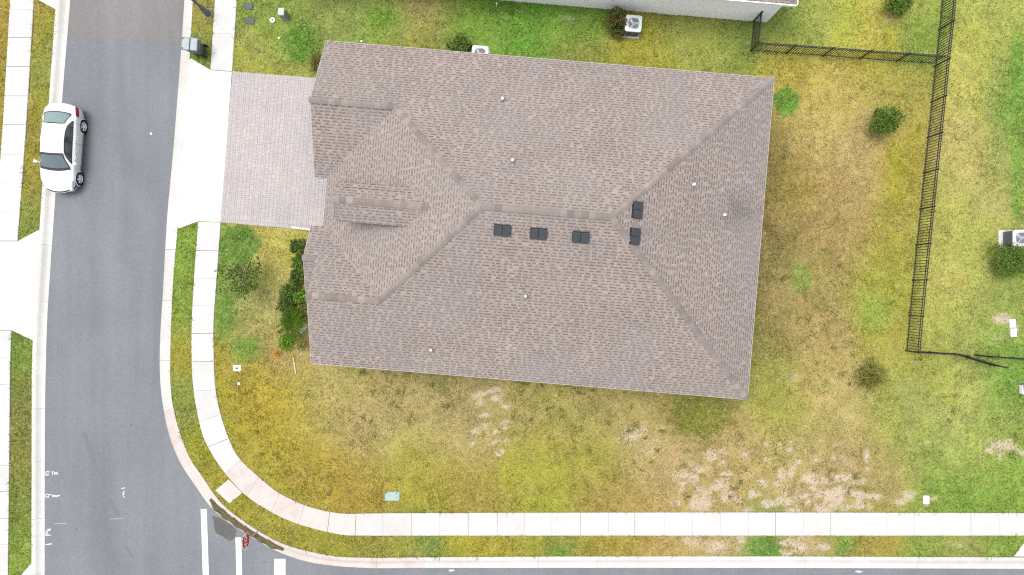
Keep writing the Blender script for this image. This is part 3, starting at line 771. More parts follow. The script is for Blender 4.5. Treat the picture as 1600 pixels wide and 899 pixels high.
house = empty('house', UV(0, 0), 0, 'large single-storey house with a hipped brown shingle roof', 'house')
house.location = (0, 0, 0)
deck = MB()
for F, poly in ROOF:
    top = [UV(u, v, F.z(u, v)) for u, v in poly]; bot = [p - [0, 0, 0.10] for p in top]
    deck.poly(top); deck.poly(bot[::-1])
roof = deck.build('roof', M_DECK, house)
sh = MB()
for F in dict.fromkeys(f for f, _ in ROOF): shingle_face(sh, F, [q for f, q in ROOF if f is F])
tag(orient_up(sh.build('shingles', M_SHING, roof)), kind='stuff')

def edge_board(mb, a, b, w=0.035, h=0.16, up=0.012):
    """fascia along an eave or rake, just outside the roof edge"""
    a = np.array(a, float); b = np.array(b, float); d = b - a; dh = np.array([d[0], d[1], 0]); dh /= np.linalg.norm(dh)
    n = np.array([dh[1], -dh[0], 0]) * w
    loft(mb, [[a + [0,0,up], a + n + [0,0,up], a + n + [0,0,up-h], a + [0,0,up-h]], [b + [0,0,up], b + n + [0,0,up], b + n + [0,0,up-h], b + [0,0,up-h]]], cap0=True)
def eave(F, a, b): return UV(a[0], a[1], F.z(*a)), UV(b[0], b[1], F.z(*b))
EDGES = [(F_N, (UE, VN), (UG, VN)), (F_N, (UG, VN), (UG, VG)), (F_GS, (UG, VG), (UG, VGS)), (F_GS, (UG, VGS), (UM, VGS)), (F_W, (UM, VGS), (UM, VLN)),
         (F_LN, (UM, VLN), (UN, VLN)), (F_LN, (UN, VLN), (UN, VNR)), (F_NS, (UN, VNR), (UN, VNS)), (F_NS, (UN, VNS), (UB, VNS)), (F_LN, (UB, VNS), (UB, VL)),
         (F_S, (UB, VL), (UB, VS)), (F_S, (UB, VS), (UE, VS)), (F_E, (UE, VS), (UE, VN)),
         (F_DN, (du_e, DV + DH), (DU, DV + DH)), (F_DN, (DU, DV + DH), (DU, DV)), (F_DS, (DU, DV), (DU, DV - DH)), (F_DS, (DU, DV - DH), (du_e, DV - DH))]
for F, a, b in EDGES:
    mb = MB(); p, q = eave(F, a, b); edge_board(mb, p, q, 0.022); fix_normals(mb.build('fascia', M_LEADC if F in (F_DN, F_DS) else M_DRIP, roof))

# ridge and hip caps, one bent piece each
def cap_mesh():
    w, L, t = 0.145, 0.36, 0.026
    mb = MB()
    prof = [(-w, -w * 0.44), (-w * 0.4, -w * 0.13), (0, 0.004), (w * 0.4, -w * 0.13), (w, -w * 0.44)]
    back = [(0, y, z + 0.004) for y, z in prof]; front = [(L, y * 1.03, z + 0.004 + t) for y, z in prof]; low = [(L, y * 1.03, z - 0.012) for y, z in prof]
    for k in range(4):
        mb.poly([back[k], front[k], front[k+1], back[k+1]]); mb.poly([front[k], low[k], low[k+1], front[k+1]])
    mb.poly([back[0], low[0], front[0]]); mb.poly([back[4], front[4], low[4]])
    return mb
CAPS = []
for t in (0.05, 0.3, 0.5, 0.6, 0.75, 1.0):
    mb = cap_mesh(); mb.t = [t] * len(mb.f); CAPS.append(mb.mesh('ridge_cap', M_CAP))
def caps(a, b, parent, uv=UV, step=0.30, rise=0.03):
    """caps from the low end a to the high end b (each overlaps the one below)"""
    a = np.array(a, float); b = np.array(b, float); d = b - a; L = np.linalg.norm(d); n = max(1, round(L / step))
    X = -Vector(d).normalized(); Y = Vector((0, 0, 1)).cross(X).normalized(); Z = X.cross(Y)
    for k in range(n):
        p = a + d * ((k + 1) / n)
        o = bpy.data.objects.new('ridge_cap', random.choices(CAPS, (2, 3, 4, 4, 3, 1))[0]); link(o, parent)
        M = Matrix.Translation(Vector(p) + Vector((0, 0, rise))) @ Matrix((X, Y, Z)).transposed().to_4x4()
        o.matrix_world = M
def rp(F, u, v): return UV(u, v, F.z(u, v))
APX_W, APX_E = rp(F_N, UA, VR), rp(F_N, UZ, VR)
caps(APX_W, APX_E, roof)
caps(rp(F_N, UE, VN), APX_E, roof); caps(rp(F_S, UE, VS), APX_E, roof)
caps(rp(F_N, UM + 3.27, VG), APX_W, roof); caps(rp(F_S, UM + 3.285, VL), APX_W, roof)
caps(rp(F_N, UG, VG), rp(F_N, UM + 3.27, VG), roof); caps(rp(F_S, UB, VL), rp(F_S, UM + 3.285, VL), roof)
caps(rp(F_LN, UN, VNR), rp(F_LN, UN + 0.6, VNR), roof)
caps(rp(F_DN, DU, DV), rp(F_DN, du_r, DV), roof)

# walls with gable ends
wall = MB()
def wall_run(mb, pts, z0=-0.1, z1=2.86, uv=UV, close=True):
    n = len(pts)
    for i in range(n if close else n - 1):
        a, b = pts[i], pts[(i + 1) % n]
        mb.poly([uv(*a, z0), uv(*b, z0), uv(*b, z1), uv(*a, z1)])
OV = 0.42
fp = [(UG + OV, VN - OV), (UE - OV, VN - OV), (UE - OV, VS + OV), (UB + OV, VS + OV), (UB + OV, VNS + OV * 0), (UN + OV, VNS + 0.02), (UN + OV, VLN - 0.35), (UM + 2.2, VLN - 0.35), (UM + 2.2, VGS + 0.35), (UG + OV, VGS + 0.35)]
wall_run(wall, fp[::-1])
for ug, vr, hw in ((UG + OV, VG, 3.27), (UB + OV, VL, 3.285), (UN + OV, VNR, 1.59)):
    wall.poly([UV(ug, vr - hw, 2.80), UV(ug, vr + hw, 2.80), UV(ug, vr, 2.80 + hw * PITCH)])
wallo = wall.build('wall', M_STUCCO, house)
dw = MB()       # dormer walls
dz = DZE + DP * (DH - 0.25) - 0.08
dw.poly([UV(DU + 0.25, DV - DH + 0.25, 3.3), UV(DU + 0.25, DV + DH - 0.25, 3.3), UV(DU + 0.25, DV + DH - 0.25, dz - .07), UV(DU + 0.25, DV, DZE + DP * DH - 0.12), UV(DU + 0.25, DV - DH + 0.25, dz - .07)])
for sgn in (-1, 1):
    vv = DV + sgn * (DH - 0.25)
    dw.poly([UV(DU + 0.25, vv, 3.3), UV(du_e + .1, vv, DZE - .1), UV(DU + 0.25, vv, dz - .07)])
    dw.poly([UV(DU + 0.25, vv, dz - .07), UV(du_e + .1, vv, DZE - .1), UV(du_e + .1, vv, dz - .07)])
dw.build('dormer_wall', M_STUCCO, house)
def opening(name, c, wd, z0, z1, normal, mat, frame=True, bars=(1, 1)):
    """door or window standing 3 cm proud of the wall at plan point c (u,v), facing normal"""
    nx, ny = normal; tx, ty = -ny, nx
    def q(a, z, d): return UV(c[0] + tx * a + nx * d, c[1] + ty * a + ny * d, z)
    mb = MB(); loft(mb, [[q(-wd/2, z0, 0.02), q(wd/2, z0, 0.02), q(wd/2, z1, 0.02), q(-wd/2, z1, 0.02)], [q(-wd/2, z0, 0.03), q(wd/2, z0, 0.03), q(wd/2, z1, 0.03), q(-wd/2, z1, 0.03)]])
    o = fix_normals(mb.build(name, mat, house))
    if frame:
        fb = MB(); t = 0.06
        for a0, a1, b0, b1 in ((-wd/2 - t, -wd/2, z0 - t, z1 + t), (wd/2, wd/2 + t, z0 - t, z1 + t), (-wd/2, wd/2, z0 - t, z0), (-wd/2, wd/2, z1, z1 + t), (-0.02, 0.02, z0, z1)):
            loft(fb, [[q(a0, b0, 0.004), q(a1, b0, 0.004), q(a1, b1, 0.004), q(a0, b1, 0.004)], [q(a0, b0, 0.06), q(a1, b0, 0.06), q(a1, b1, 0.06), q(a0, b1, 0.06)]])
        fix_normals(fb.build('frame', M_TRIM, o))
    return o
gd = opening('garage_door', (UG + OV, VG), 4.9, 0.02, 2.2, (-1, 0), M_TRIM, False)
for i in range(4):
    for j in range(6):
        mb = MB(); c = VG - 2.04 + j * 0.816
        def q(a, z, d): return UV(UG + OV - d, a, z)
        z0 = 0.10 + i * 0.535
        loft(mb, [[q(c-.34, z0, .03), q(c+.34, z0, .03), q(c+.34, z0+.40, .03), q(c-.34, z0+.40, .03)], [q(c-.32, z0+.02, .045), q(c+.32, z0+.02, .045), q(c+.32, z0+.38, .045), q(c-.32, z0+.38, .045)]])
        fix_normals(mb.build('panel', M_TRIM, gd))
opening('front_door', (UM + 2.2, 3.3), 1.0, 0.05, 2.1, (-1, 0), M_DOOR)
opening('window', (UN + OV, VNR), 1.6, 0.9, 2.2, (-1, 0), M_GLASS)
for u in (-4, 2.5, 8): opening('window', (u, VN - OV), 1.1, 0.9, 2.1, (0, 1), M_GLASS)
for u in (-5, 0, 6): opening('window', (u, VS + OV), 1.1, 0.9, 2.1, (0, -1), M_GLASS)
opening('window', (UE - OV, 8), 1.6, 0.9, 2.1, (1, 0), M_GLASS)
opening('sliding_door', (UE - OV, 2.5), 2.4, 0.05, 2.1, (1, 0), M_GLASS)

# roof vents
M_BLACK = simple('black_vent_metal', (0.022, 0.026, 0.032), 0.45, var=0.15)
M_BLACK2 = simple('black_vent_gap', (0.006, 0.006, 0.007), 0.8)
M_PVC = simple('white_vent_pipe', (0.66, 0.66, 0.65), 0.5, var=0.05)
M_LEAD = simple('flashing', (0.16, 0.155, 0.15), 0.6)
def plane_at(F, px, py, dz=0.0):
    """point of a roof plane seen at a photo position"""
    z = 5.0
    for _ in range(30):
        p = P(px, py, z); u = p[:2] @ EU; v = p[:2] @ EV; z = F.z(u, v) + dz
    return u, v, z
def box_vent(F, px, py, label):
    u, v, z = plane_at(F, px, py, 0.08)
    p = UV(u, v, F.z(u, v) + 0.022)
    s = Vector((*(F.ds[0] * EU + F.ds[1] * EV), 0)); r = F.dr[0] * EU + F.dr[1] * EV
    X = s.normalized(); Y = Vector((r[0], r[1], F.p)).normalized(); Z = X.cross(Y)
    if Z.z < 0: X = -X; Z = X.cross(Y)
    e = empty('box_vent', parent=house); e.matrix_world = Matrix.Translation(Vector(p)) @ Matrix((X, Y, Z)).transposed().to_4x4()
    tag(e, label)
    MB().box((-0.37, -0.24, 0), (0.37, 0.24, 0.012)).build('flange', M_BLACK, e)
    MB().box((-0.335, -0.20, 0.012), (0.335, 0.20, 0.10), taper=0.97).build('collar', M_BLACK2, e)
    for sx in (-1, 1):
        m = MB(); x0, x1 = (0.012, 0.36) if sx > 0 else (-0.36, -0.012)
        m.box((x0, -0.245, 0.095), (x1, 0.225, 0.125))
        m.build('lid', M_BLACK, e, bevel=0.012)
VENTS = [(F_S, 785, 359, 'black box vent nearest the street on the south slope'), (F_S, 841.5, 364.5, 'middle black box vent on the south slope'),
         (F_S, 907.5, 370, 'black box vent on the south slope nearest the rear hip'), (F_E, 995, 328, 'upper black box vent on the rear slope'), (F_E, 991, 369.5, 'lower black box vent on the rear slope')]
for a in VENTS: box_vent(*a)
for F, px, py in ((F_N, 785, 153.5), (F_N, 801, 250), (F_E, 1085, 288), (F_E, 1133, 335.5), (F_S, 821, 463), (F_S, 673, 547.5)):
    u, v, z = plane_at(F, px, py, 0.3); zz = F.z(u, v)
    m = MB(); c = UV(u, v, zz)
    m.lathe([(0.06, -0.05), (0.06, 0.32), (0.048, 0.32), (0.044, 0.15), (0, 0.15)], 12, Matrix.Translation(Vector(c)))
    o = m.build('vent_pipe', M_PVC, house, True)
    m = MB(); m.lathe([(0.16, 0.03), (0.11, 0.06), (0.066, 0.14), (0.062, 0.16)], 12, Matrix.Translation(Vector(c))); m.build('flashing', M_LEAD, o, True)

# ------------------------------------------------------------------ the neighbour's house at the top
nb = empty('neighbour_house', (0, 0, 0), 0, 'white stucco house wall and brown eave at the top edge', 'house')
NV, NU = 14.60, 12.46; NW_ = -12.5; NHW = 4.9
G_S = Face((0, 1), NV); G_E = Face((-1, 0), -NU); G_N = Face((0, -1), -(NV + 2 * NHW)); G_W = Face((1, 0), NW_)
NPOLY = [(G_S, [(NW_, NV), (NU, NV), (NU - NHW, NV + NHW), (NW_ + NHW, NV + NHW)]), (G_E, [(NU, NV), (NU, NV + 2*NHW), (NU - NHW, NV + NHW)]),
         (G_N, [(NW_, NV + 2*NHW), (NU, NV + 2*NHW), (NU - NHW, NV + NHW), (NW_ + NHW, NV + NHW)]), (G_W, [(NW_, NV), (NW_, NV + 2*NHW), (NW_ + NHW, NV + NHW)])]
dk = MB()
for F, poly in NPOLY:
    t = [UV(u, v, F.z(u, v)) for u, v in poly]; dk.poly(t); dk.poly([p - [0, 0, .1] for p in t][::-1])
nroof = dk.build('roof', M_DECK, nb)
sh = MB()
for F, poly in NPOLY: shingle_face(sh, F, [poly])
tag(orient_up(sh.build('shingles', M_SHING, nroof)), kind='stuff')
M_FAS = simple('bright_fascia', (0.66, 0.66, 0.65), 0.5, var=0.03)
for F, a, b in ((G_S, (NW_, NV), (NU, NV)), (G_E, (NU, NV), (NU, NV + 2*NHW))):
    mb = MB(); p, q = eave(F, a, b); edge_board(mb, p, q, 0.05, 0.18); fix_normals(mb.build('fascia', M_FAS, nroof))
w = MB(); wall_run(w, [(-12, 14.87), (12.08, 14.87), (12.08, 24.0), (-12, 24.0)], -0.1, 2.98); w.build('wall', M_STUCCO, nb)
so_ = MB(); so_.poly([UV(-12.4, NV + .02, 2.76), UV(NU - .02, NV + .02, 2.76), UV(NU - .02, 24.2, 2.76), UV(-12.4, 24.2, 2.76)]); so_.build('soffit', M_FAS, nb)
caps(rp(G_S, NU, NV), rp(G_S, NU - NHW, NV + NHW), nroof, step=0.6)

# ------------------------------------------------------------------ black metal fences
M_FENCE = simple('black_fence_paint', (0.012, 0.012, 0.013), 0.5, var=0.15)
FH = 1.26
PICKET = MB().box((-0.014, -0.014, 0.05), (0.014, 0.014, FH - 0.03)).mesh('picket', M_FENCE)
pm = MB().box((-0.032, -0.032, -0.1), (0.032, 0.032, FH + 0.04)); pm.box((-0.038, -0.038, FH + 0.04), (0.038, 0.038, FH + 0.065), taper=0.6)
POST = pm.mesh('post', M_FENCE)
def put(name, me, loc, rz, parent):
    o = bpy.data.objects.new(name, me); link(o, parent); o.location = loc; o.rotation_euler = (0, 0, rz); return o
def fence_run(e, pts, first=True, last=True, step=0.14, gate=False):
    for i in range(len(pts) - 1):
        a, b = pts[i], pts[i + 1]; d = b - a; L = np.linalg.norm(d); rz = math.atan2(d[1], d[0])
        if i > 0 or first: put('post', POST, a, rz, e)
        if i == len(pts) - 2 and last: put('post', POST, b, rz, e)
        for z in (FH - 0.02, FH - 0.19, 0.13):
            m = MB().box((0.03, -0.018, z - 0.016), (L - 0.03, 0.018, z + 0.016)); o = m.build('rail', M_FENCE, e); o.location = a; o.rotation_euler = (0, 0, rz)
        n = max(2, round(L / step))
        for k in range(1, n): put('picket', PICKET, a + d * k / n, rz, e)
e = empty('metal_fence', (0, 0, 0), 0, 'long black picket fence running down the right side of the yard', 'fence')
fence_run(e, [P(x, y) for x, y in ((1472.5, -18), (1466.5, 47), (1460, 104), (1454.5, 160), (1448.5, 215.5), (1442.5, 271), (1437, 327), (1431, 383), (1425.5, 438), (1420, 493), (1415, 548))])
e = empty('metal_fence', (0, 0, 0), 0, 'black picket fence crossing the side yard to the white wall', 'fence')
fence_run(e, [P(x, y) for x, y in ((1458.5, 100.5), (1400, 96.3), (1342.5, 92.5), (1285.5, 88), (1228, 84), (1172.5, 80))], False)
fence_run(e, [P(x, y) for x, y in ((1172.5, 80), (1177, 34))], False)
e = empty('metal_fence', (0, 0, 0), 0, 'short black fence seen edge on, turning right from the long fence corner', 'fence')
fence_run(e, [P(x, y) for x, y in ((1415.5, 548.5), (1452, 550), (1488, 552.5))], False)
e = empty('fence_gate', (0, 0, 0), 0, 'open black gate leaf swung outward from the short fence', 'gate')
fence_run(e, [P(1489.5, 553.5), P(1545, 570)], True, True, 0.10)
e = empty('metal_fence', (0, 0, 0), 0, 'black fence seen edge on at the right edge, beyond the gate', 'fence')
fence_run(e, [P(x, y) for x, y in ((1523, 554.5), (1580, 559), (1640, 563.5))])

# ------------------------------------------------------------------ car
M_CAR = simple('white_car_paint', (0.56, 0.57, 0.58), 0.25, var=0.01, scale=1, coat=0.6)
M_TRIMB = simple('black_trim', (0.012, 0.013, 0.015), 0.35, var=0.1)
M_CGLASS = simple('car_glass', (0.055, 0.085, 0.09), 0.05, var=0.15, scale=2.5, spec=1.0)
M_CGLASS2 = simple('rear_glass', (0.11, 0.16, 0.155), 0.06, var=0.08, scale=2.5, spec=1.0)
M_SGLASS = simple('side_glass', (0.02, 0.026, 0.03), 0.06, var=0.2, scale=3.0, spec=0.8)
M_RED = simple('tail_lamp', (0.30, 0.004, 0.014), 0.15, var=0.1)
M_LAMP = simple('head_lamp', (0.30, 0.32, 0.33), 0.12, var=0.2, scale=12)
M_TYRE = simple('tyre', (0.010, 0.010, 0.011), 0.85)
M_RIM = simple('rim', (0.66, 0.67, 0.68), 0.4, 0.0)
def car():
    root = empty('parked_car', P(107.9, 236.4, ZR), R(-90 - 4.16), 'white four-door sedan parked at the left curb', 'car')
    def ip(x, tab): return float(np.interp(x, [a for a, _ in tab], [b for _, b in tab]))
    def sm(x, tab):     # smoothed table
        return sum(ip(x + d, tab) for d in (-0.10, -0.05, 0, 0.05, 0.10)) / 5
    Wt = [(-2.29,.74),(-2.2,.80),(-2.0,.85),(-1.6,.885),(-.8,.905),(0,.91),(.8,.905),(1.5,.885),(1.9,.85),(2.15,.79),(2.29,.72)]
    Zs = [(-2.29,.80),(-2.1,.93),(-1.5,.97),(-.5,.94),(.5,.91),(1.16,.87),(1.8,.77),(2.15,.66),(2.29,.55)]
    Zt = [(-2.29,.84),(-2.22,1.00),(-1.83,1.06),(-1.5,1.24),(-1.13,1.40),(-.4,1.46),(.37,1.42),(.8,1.19),(1.16,.985),(1.7,.91),(2.05,.80),(2.29,.60)]
    def top(x):   return sm(x, Zt)
    def cabin(x): return min(1, max(0, min((x + 1.88) / 0.62, (1.20 - x) / 0.72)))
    def sect(x):
        w = sm(x, Wt); zs = sm(x, Zs); zt = top(x); c = cabin(x); c = c * c * (3 - 2 * c)
        zb = 0.20 + max(0, abs(x) - 1.9) * 0.28
        yr = w * 0.86 * (1 - c) + 0.575 * c; zr = zt - (0.03 * (1 - c) + 0.075 * c) - 0.02 * (1 - c)
        zr = max(zr, zs + 0.004)
        return [(w * .80, zb), (w * .955, zb + .05), (w * .985, zb + .20), (w, 0.60), (w * .995, zs - .08), (w * .965, zs - .01), (w * .93, max(zs + .012, zs)),
                ((w * .93 + yr) / 2 + 0.012 * c, (zs + .012 + zr) / 2), (yr, zr), (yr * .86, zr + (zt - zr) * .45), (yr * .5, zr + (zt - zr) * .85), (0, zt)]
    def bow(x): return np.interp(x, [-2.29, -1.8, -1.1, 0, .4, 1.16, 1.8, 2.29], [-.20, -.10, -.03, 0, .06, .15, .20, .34])
    def pt(x, s, y=None):
        yy = s[0]; return (x - bow(x) * (yy / .9) ** 2, yy, s[1])
    xs = np.r_[np.arange(-2.29, 2.291, 0.0458)]
    rows = [[pt(x, s) for s in sect(x)] for x in xs]
    n = len(rows[0]); WH = [(-1.27, 0.33), (1.44, 0.33)]
    body = MB()
    full = []
    for r in rows: full.append([(a, b, c) for a, b, c in r] + [(a, -b, c) for a, b, c in r[-2::-1]])
    m = len(full[0])
    for r in full: body.v += r
    for i in range(len(full) - 1):
        for j in range(m - 1):
            q = [full[i][j], full[i+1][j], full[i+1][j+1], full[i][j+1]]
            c = np.mean(q, 0)
            jj = j if j < n else m - 2 - j
            if jj < 4 and any((c[0] - wx) ** 2 + (c[2] - wz) ** 2 < 0.365 ** 2 for wx, wz in WH): continue
            body.f.append((i*m + j, (i+1)*m + j, (i+1)*m + j + 1, i*m + j + 1)); body.t.append(.5)
    for i in (0, len(full) - 1):
        body.f.append(tuple(i*m + k for k in (range(m) if i else reversed(range(m))))); body.t.append(.5)
    b = fix_normals(body.build('body', M_CAR, root, True))
    fl = MB().box((-1.9, -.70, .17), (1.85, .70, .22)); fl.build('underbody', M_TRIMB, root)
    # a grid patch lying on the shell, lifted off it a little
    def P3(x, f):   # f: fraction along the section from belt (6) to centre (11), mirrored by sign
        s = sect(x); k = min(abs(f), 10.999); i = int(k); t = k - i
        a, c = s[i], s[min(i+1, 11)]; y = a[0] + (c[0] - a[0]) * t; z = a[1] + (c[1] - a[1]) * t
        return np.array([x - bow(x) * (y / .9) ** 2, y, z])
    def patch(name, mat, fn, nu, nv, off=0.006, mirror=False, parent=b):
        mb = MB(); g = []
        for i in range(nu + 1):
            g.append([])
            for j in range(nv + 1):
                x, f = fn(i / nu, j / nv); p = P3(x, abs(f))
                e = 0.01; px_ = P3(x + e, abs(f)) - P3(x - e, abs(f)); pf = P3(x, min(abs(f) + .05, 11)) - P3(x, max(abs(f) - .05, 0))
                nn = np.cross(px_, pf); ln = np.linalg.norm(nn); nn = nn / ln if ln > 1e-9 else np.array([0, 0, 1])
                if nn[2] < 0 and abs(f) > 6: nn = -nn
                if abs(f) <= 6 and nn[1] < 0: nn = -nn
                p = p + nn * off
                if f < 0 or mirror: p[1] = -p[1]
                g[-1].append(tuple(p))
        for i in range(nu):
            for j in range(nv): mb.poly([g[i][j], g[i+1][j], g[i+1][j+1], g[i][j+1]])
        return fix_normals(mb.build(name, mat, parent, True))
    def across(lo, hi):   # t 0..1 -> section fraction, left rail to right rail over the centre
        def g(t):
            a = 1 - 2 * abs(t - .5); f = lo + (11 - lo) * a
            return max(f, 0.01) if t <= .5 else -f
        return g
    ac = across(7.9, 11)
    patch('windshield_surround', M_TRIMB, lambda s, t: (0.36 + (1.20 - .36) * s, ac(t)), 12, 24, 0.004)
    ac2 = across(8.42, 11)
    patch('windshield', M_CGLASS, lambda s, t: (0.46 + (1.07 - .46) * s, ac2(t)), 12, 24, 0.010)
    ac3 = across(8.12, 11)
    patch('rear_window_surround', M_TRIMB, lambda s, t: (-1.82 + .70 * s * (1 - .10 * (2*t-1)**2) + 0.10 * (2*t-1)**4 * (1 - s), ac3(t)), 12, 24, 0.004)
    ac4 = across(8.5, 11)
    patch('rear_window', M_CGLASS2, lambda s, t: (-1.76 + .58 * s + 0.12 * (2*t-1)**4 * (1 - s), ac4(t)), 12, 24, 0.010)
    for mir in (False, True):
        patch('side_window_surround', M_TRIMB, lambda s, t: (-1.42 + 2.30 * s, 6.25 + 1.62 * t * (1 - abs(2*s - 1) ** 4 * .75)), 28, 4, 0.004, mir)
        for x0, x1 in ((-1.30, -.33), (-.25, .70)):
            patch('side_window', M_SGLASS, lambda s, t: (x0 + (x1 - x0) * s, 6.40 + 1.30 * t * (1 - abs((x0 + (x1 - x0) * s + .27) / 1.15) ** 4 * .7)), 14, 4, 0.010, mir)
        patch('tail_lamp', M_RED, lambda s, t: (-2.275 + .55 * s, 3.5 + 2.6 * t * (1 - .45 * s)), 8, 4, 0.008, mir)
        patch('head_lamp', M_LAMP, lambda s, t: (1.80 + .42 * s, 4.5 + 2.2 * t * (1 - .55 * s)), 8, 4, 0.008, mir)
        patch('fog_lamp_recess', M_TRIMB, lambda s, t: (1.98 + .25 * s, 1.8 + .9 * t), 6, 3, 0.006, mir)
        for sx in (0.93, -0.29, -1.33):                         # door shut lines
            patch('door_seam', M_TRIMB, lambda s, t: (sx + .012 * s, 1.4 + 4.4 * t), 1, 8, 0.004, mir)
        patch('rocker_trim', M_LAMP, lambda s, t: (-.86 + 1.9 * s, 1.05 + .45 * t), 12, 2, 0.012, mir)
        sg = -1 if mir else 1
        for hx in (-.62, .42 - .02):
            h = MB().box((hx - .10, sg * .895 - .022, .80), (hx + .10, sg * .895 + .022, .835)); h.build('door_handle', M_CAR, b, bevel=0.012)
        mr = MB().box((.70, sg * 1.0 - .10, .93), (.86, sg * 1.0 + .10, 1.05), taper=.8); mr.tube((.80, sg * .80, .93), (.78, sg * .95, .97), .025, n=6); mr.build('mirror', M_CAR, b, True, bevel=0.03)
        for wx, wz in WH:
            M = Matrix.Translation((wx, sg * .80, wz)) @ Matrix.Rotation(-sg * math.pi / 2, 4, 'X')
            we = empty('wheel', (0, 0, 0), parent=root)
            t_ = MB(); t_.lathe([(.215, -.09), (.28, -.105), (.315, -.09), (.33, -.06), (.33, .06), (.315, .09), (.28, .108), (.222, .098)], 32, M)
            fix_normals(t_.build('tyre', M_TYRE, we, True))
            rm = MB(); rm.lathe([(.225, .095), (.212, .10), (.20, .07), (.20, .02)], 32, M)
            rm.lathe([(.05, .085), (.045, .10), (0.001, .10)], 16, M)
            for k in range(5):
                rm.box((.03, -.032, .07), (.205, .032, .092), M @ Matrix.Rotation(k * 2 * math.pi / 5, 4, 'Z'))
            fix_normals(rm.build('rim', M_RIM, we))
            dk_ = MB(); dk_.lathe([(.205, .02), (0.001, .02)], 24, M); dk_.build('brake_disc', M_TRIMB, we)
            wl_ = MB(); wl_.lathe([(.375, .085), (.375, -.22), (0.001, -.22)], 32, M); wl_.build('wheel_well', M_TRIMB, b)
            ar = MB(); ar.lathe([(.355, .075), (.36, .098), (.385, .098), (.40, .08)], 40, M)
            ar_o = ar.build('wheel_arch', M_CAR, b, True)
            bm = bmesh.new(); bm.from_mesh(ar_o.data)
            bmesh.ops.delete(bm, geom=[f for f in bm.faces if f.calc_center_median().z < .27], context='FACES'); bm.to_mesh(ar_o.data); bm.free()
    patch('grille', M_TRIMB, lambda s, t: (2.20 + .06 * s, (lambda a: a)(across(8.6, 11)(t))), 2, 12, 0.006)
    patch('deck_badge', M_LAMP, lambda s, t: (-2.16 + .05 * s, across(10.7, 11)(t)), 1, 4, 0.006)
    ln = MB().box((.2, -.05, 0), (.3, .05, 0.01))
    return root
car()

# ------------------------------------------------------------------ wheeled bin
def bin_():
    M_BIN = simple('grey_bin_plastic', (0.055, 0.06, 0.065), 0.5); M_LID = simple('pale_bin_lid', (0.165, 0.195, 0.215), 0.4, var=0.2, scale=5)
    e = empty('wheeled_bin', P(312, 80.5, 0), R(180 - 5), 'dark grey wheeled bin with pale lid at the curb', 'bin')
    b = MB()
    r = [[(x * s + o, y * s, z) for x, y in rounded_rect(.72, .60, .07)] for s, z, o in ((.74, .06, -.03), (.82, .35, -.02), (.96, .92, 0), (1.0, 1.0, 0), (1.05, 1.0, 0), (1.05, 1.05, 0), (.9, 1.05, 0), (.86, .98, 0))]
    loft(b, r, cap0=True, cap1=True); fix_normals(b.build('body', M_BIN, e, False))
    for x0, x1, zz in ((-.40, -.02, 1.062), (.0, .42, 1.062)):
        m = MB(); c = (x0 + x1) / 2; q = rounded_rect(x1 - x0, .66, .05)
        loft(m, [[(c + x, y, zz) for x, y in q], [(c + x, y, zz + .035) for x, y in q], [(c + x * .9, y * .93, zz + .07) for x, y in q], [(c + x * .7, y * .78, zz + .078) for x, y in q]], cap0=True)
        fix_normals(m.build('lid', M_LID, e))
    for s in (-1, 1):
        m = MB(); m.lathe([(.0, -.03), (.13, -.03), (.15, -.015), (.15, .015), (.13, .03), (.0, .03)], 20, Matrix.Translation((-.30, s * .29, .13)) @ Matrix.Rotation(math.pi/2, 4, 'X')); m.build('wheel', M_TYRE, e, True)
        MB().tube((.36, s * .25, 1.12), (.36, s * .25, 1.16), .05).build('latch', M_TRIMB, e)
    m = MB(); m.tube((-.44, -.25, 1.0), (-.44, .25, 1.0), .018)
    for s in (-1, 1): m.tube((-.44, s * .25, 1.0), (-.34, s * .25, .98), .018)
    m.build('handle', M_BIN, e)
bin_()

# ------------------------------------------------------------------ street lamp
def lamp():
    M_POST = simple('dark_lamp_post', (0.07, 0.075, 0.08), 0.5)
    e = empty('street_lamp', P(325, 21.5, 0), R(180), 'dark street lamp post on the verge at the top left', 'street lamp')
    m = MB(); m.lathe([(.24, -.1), (.24, .02), (.22, .035), (0.001, .035)], 24); m.build('footing', M_LEAD, e)
    m = MB(); m.lathe([(.19, .03), (.19, .12), (.14, .18), (.13, .75), (.10, .85), (.075, .95), (.055, 4.2), (.05, 4.4)], 18); m.build('pole', M_POST, e, True)
    m = MB(); m.tube((0, 0, 4.3), (.25, 0, 4.55), .035); m.tube((.25, 0, 4.55), (.7, 0, 4.6), .03); m.build('arm', M_POST, e)
    m = MB(); loft(m, [[(x * s + .85, y * s, z) for x, y in rounded_rect(.6, .3, .1)] for s, z in ((.8, 4.52), (1, 4.56), (.95, 4.64), (.5, 4.70))], cap0=True); fix_normals(m.build('lamp_head', M_POST, e))
lamp()

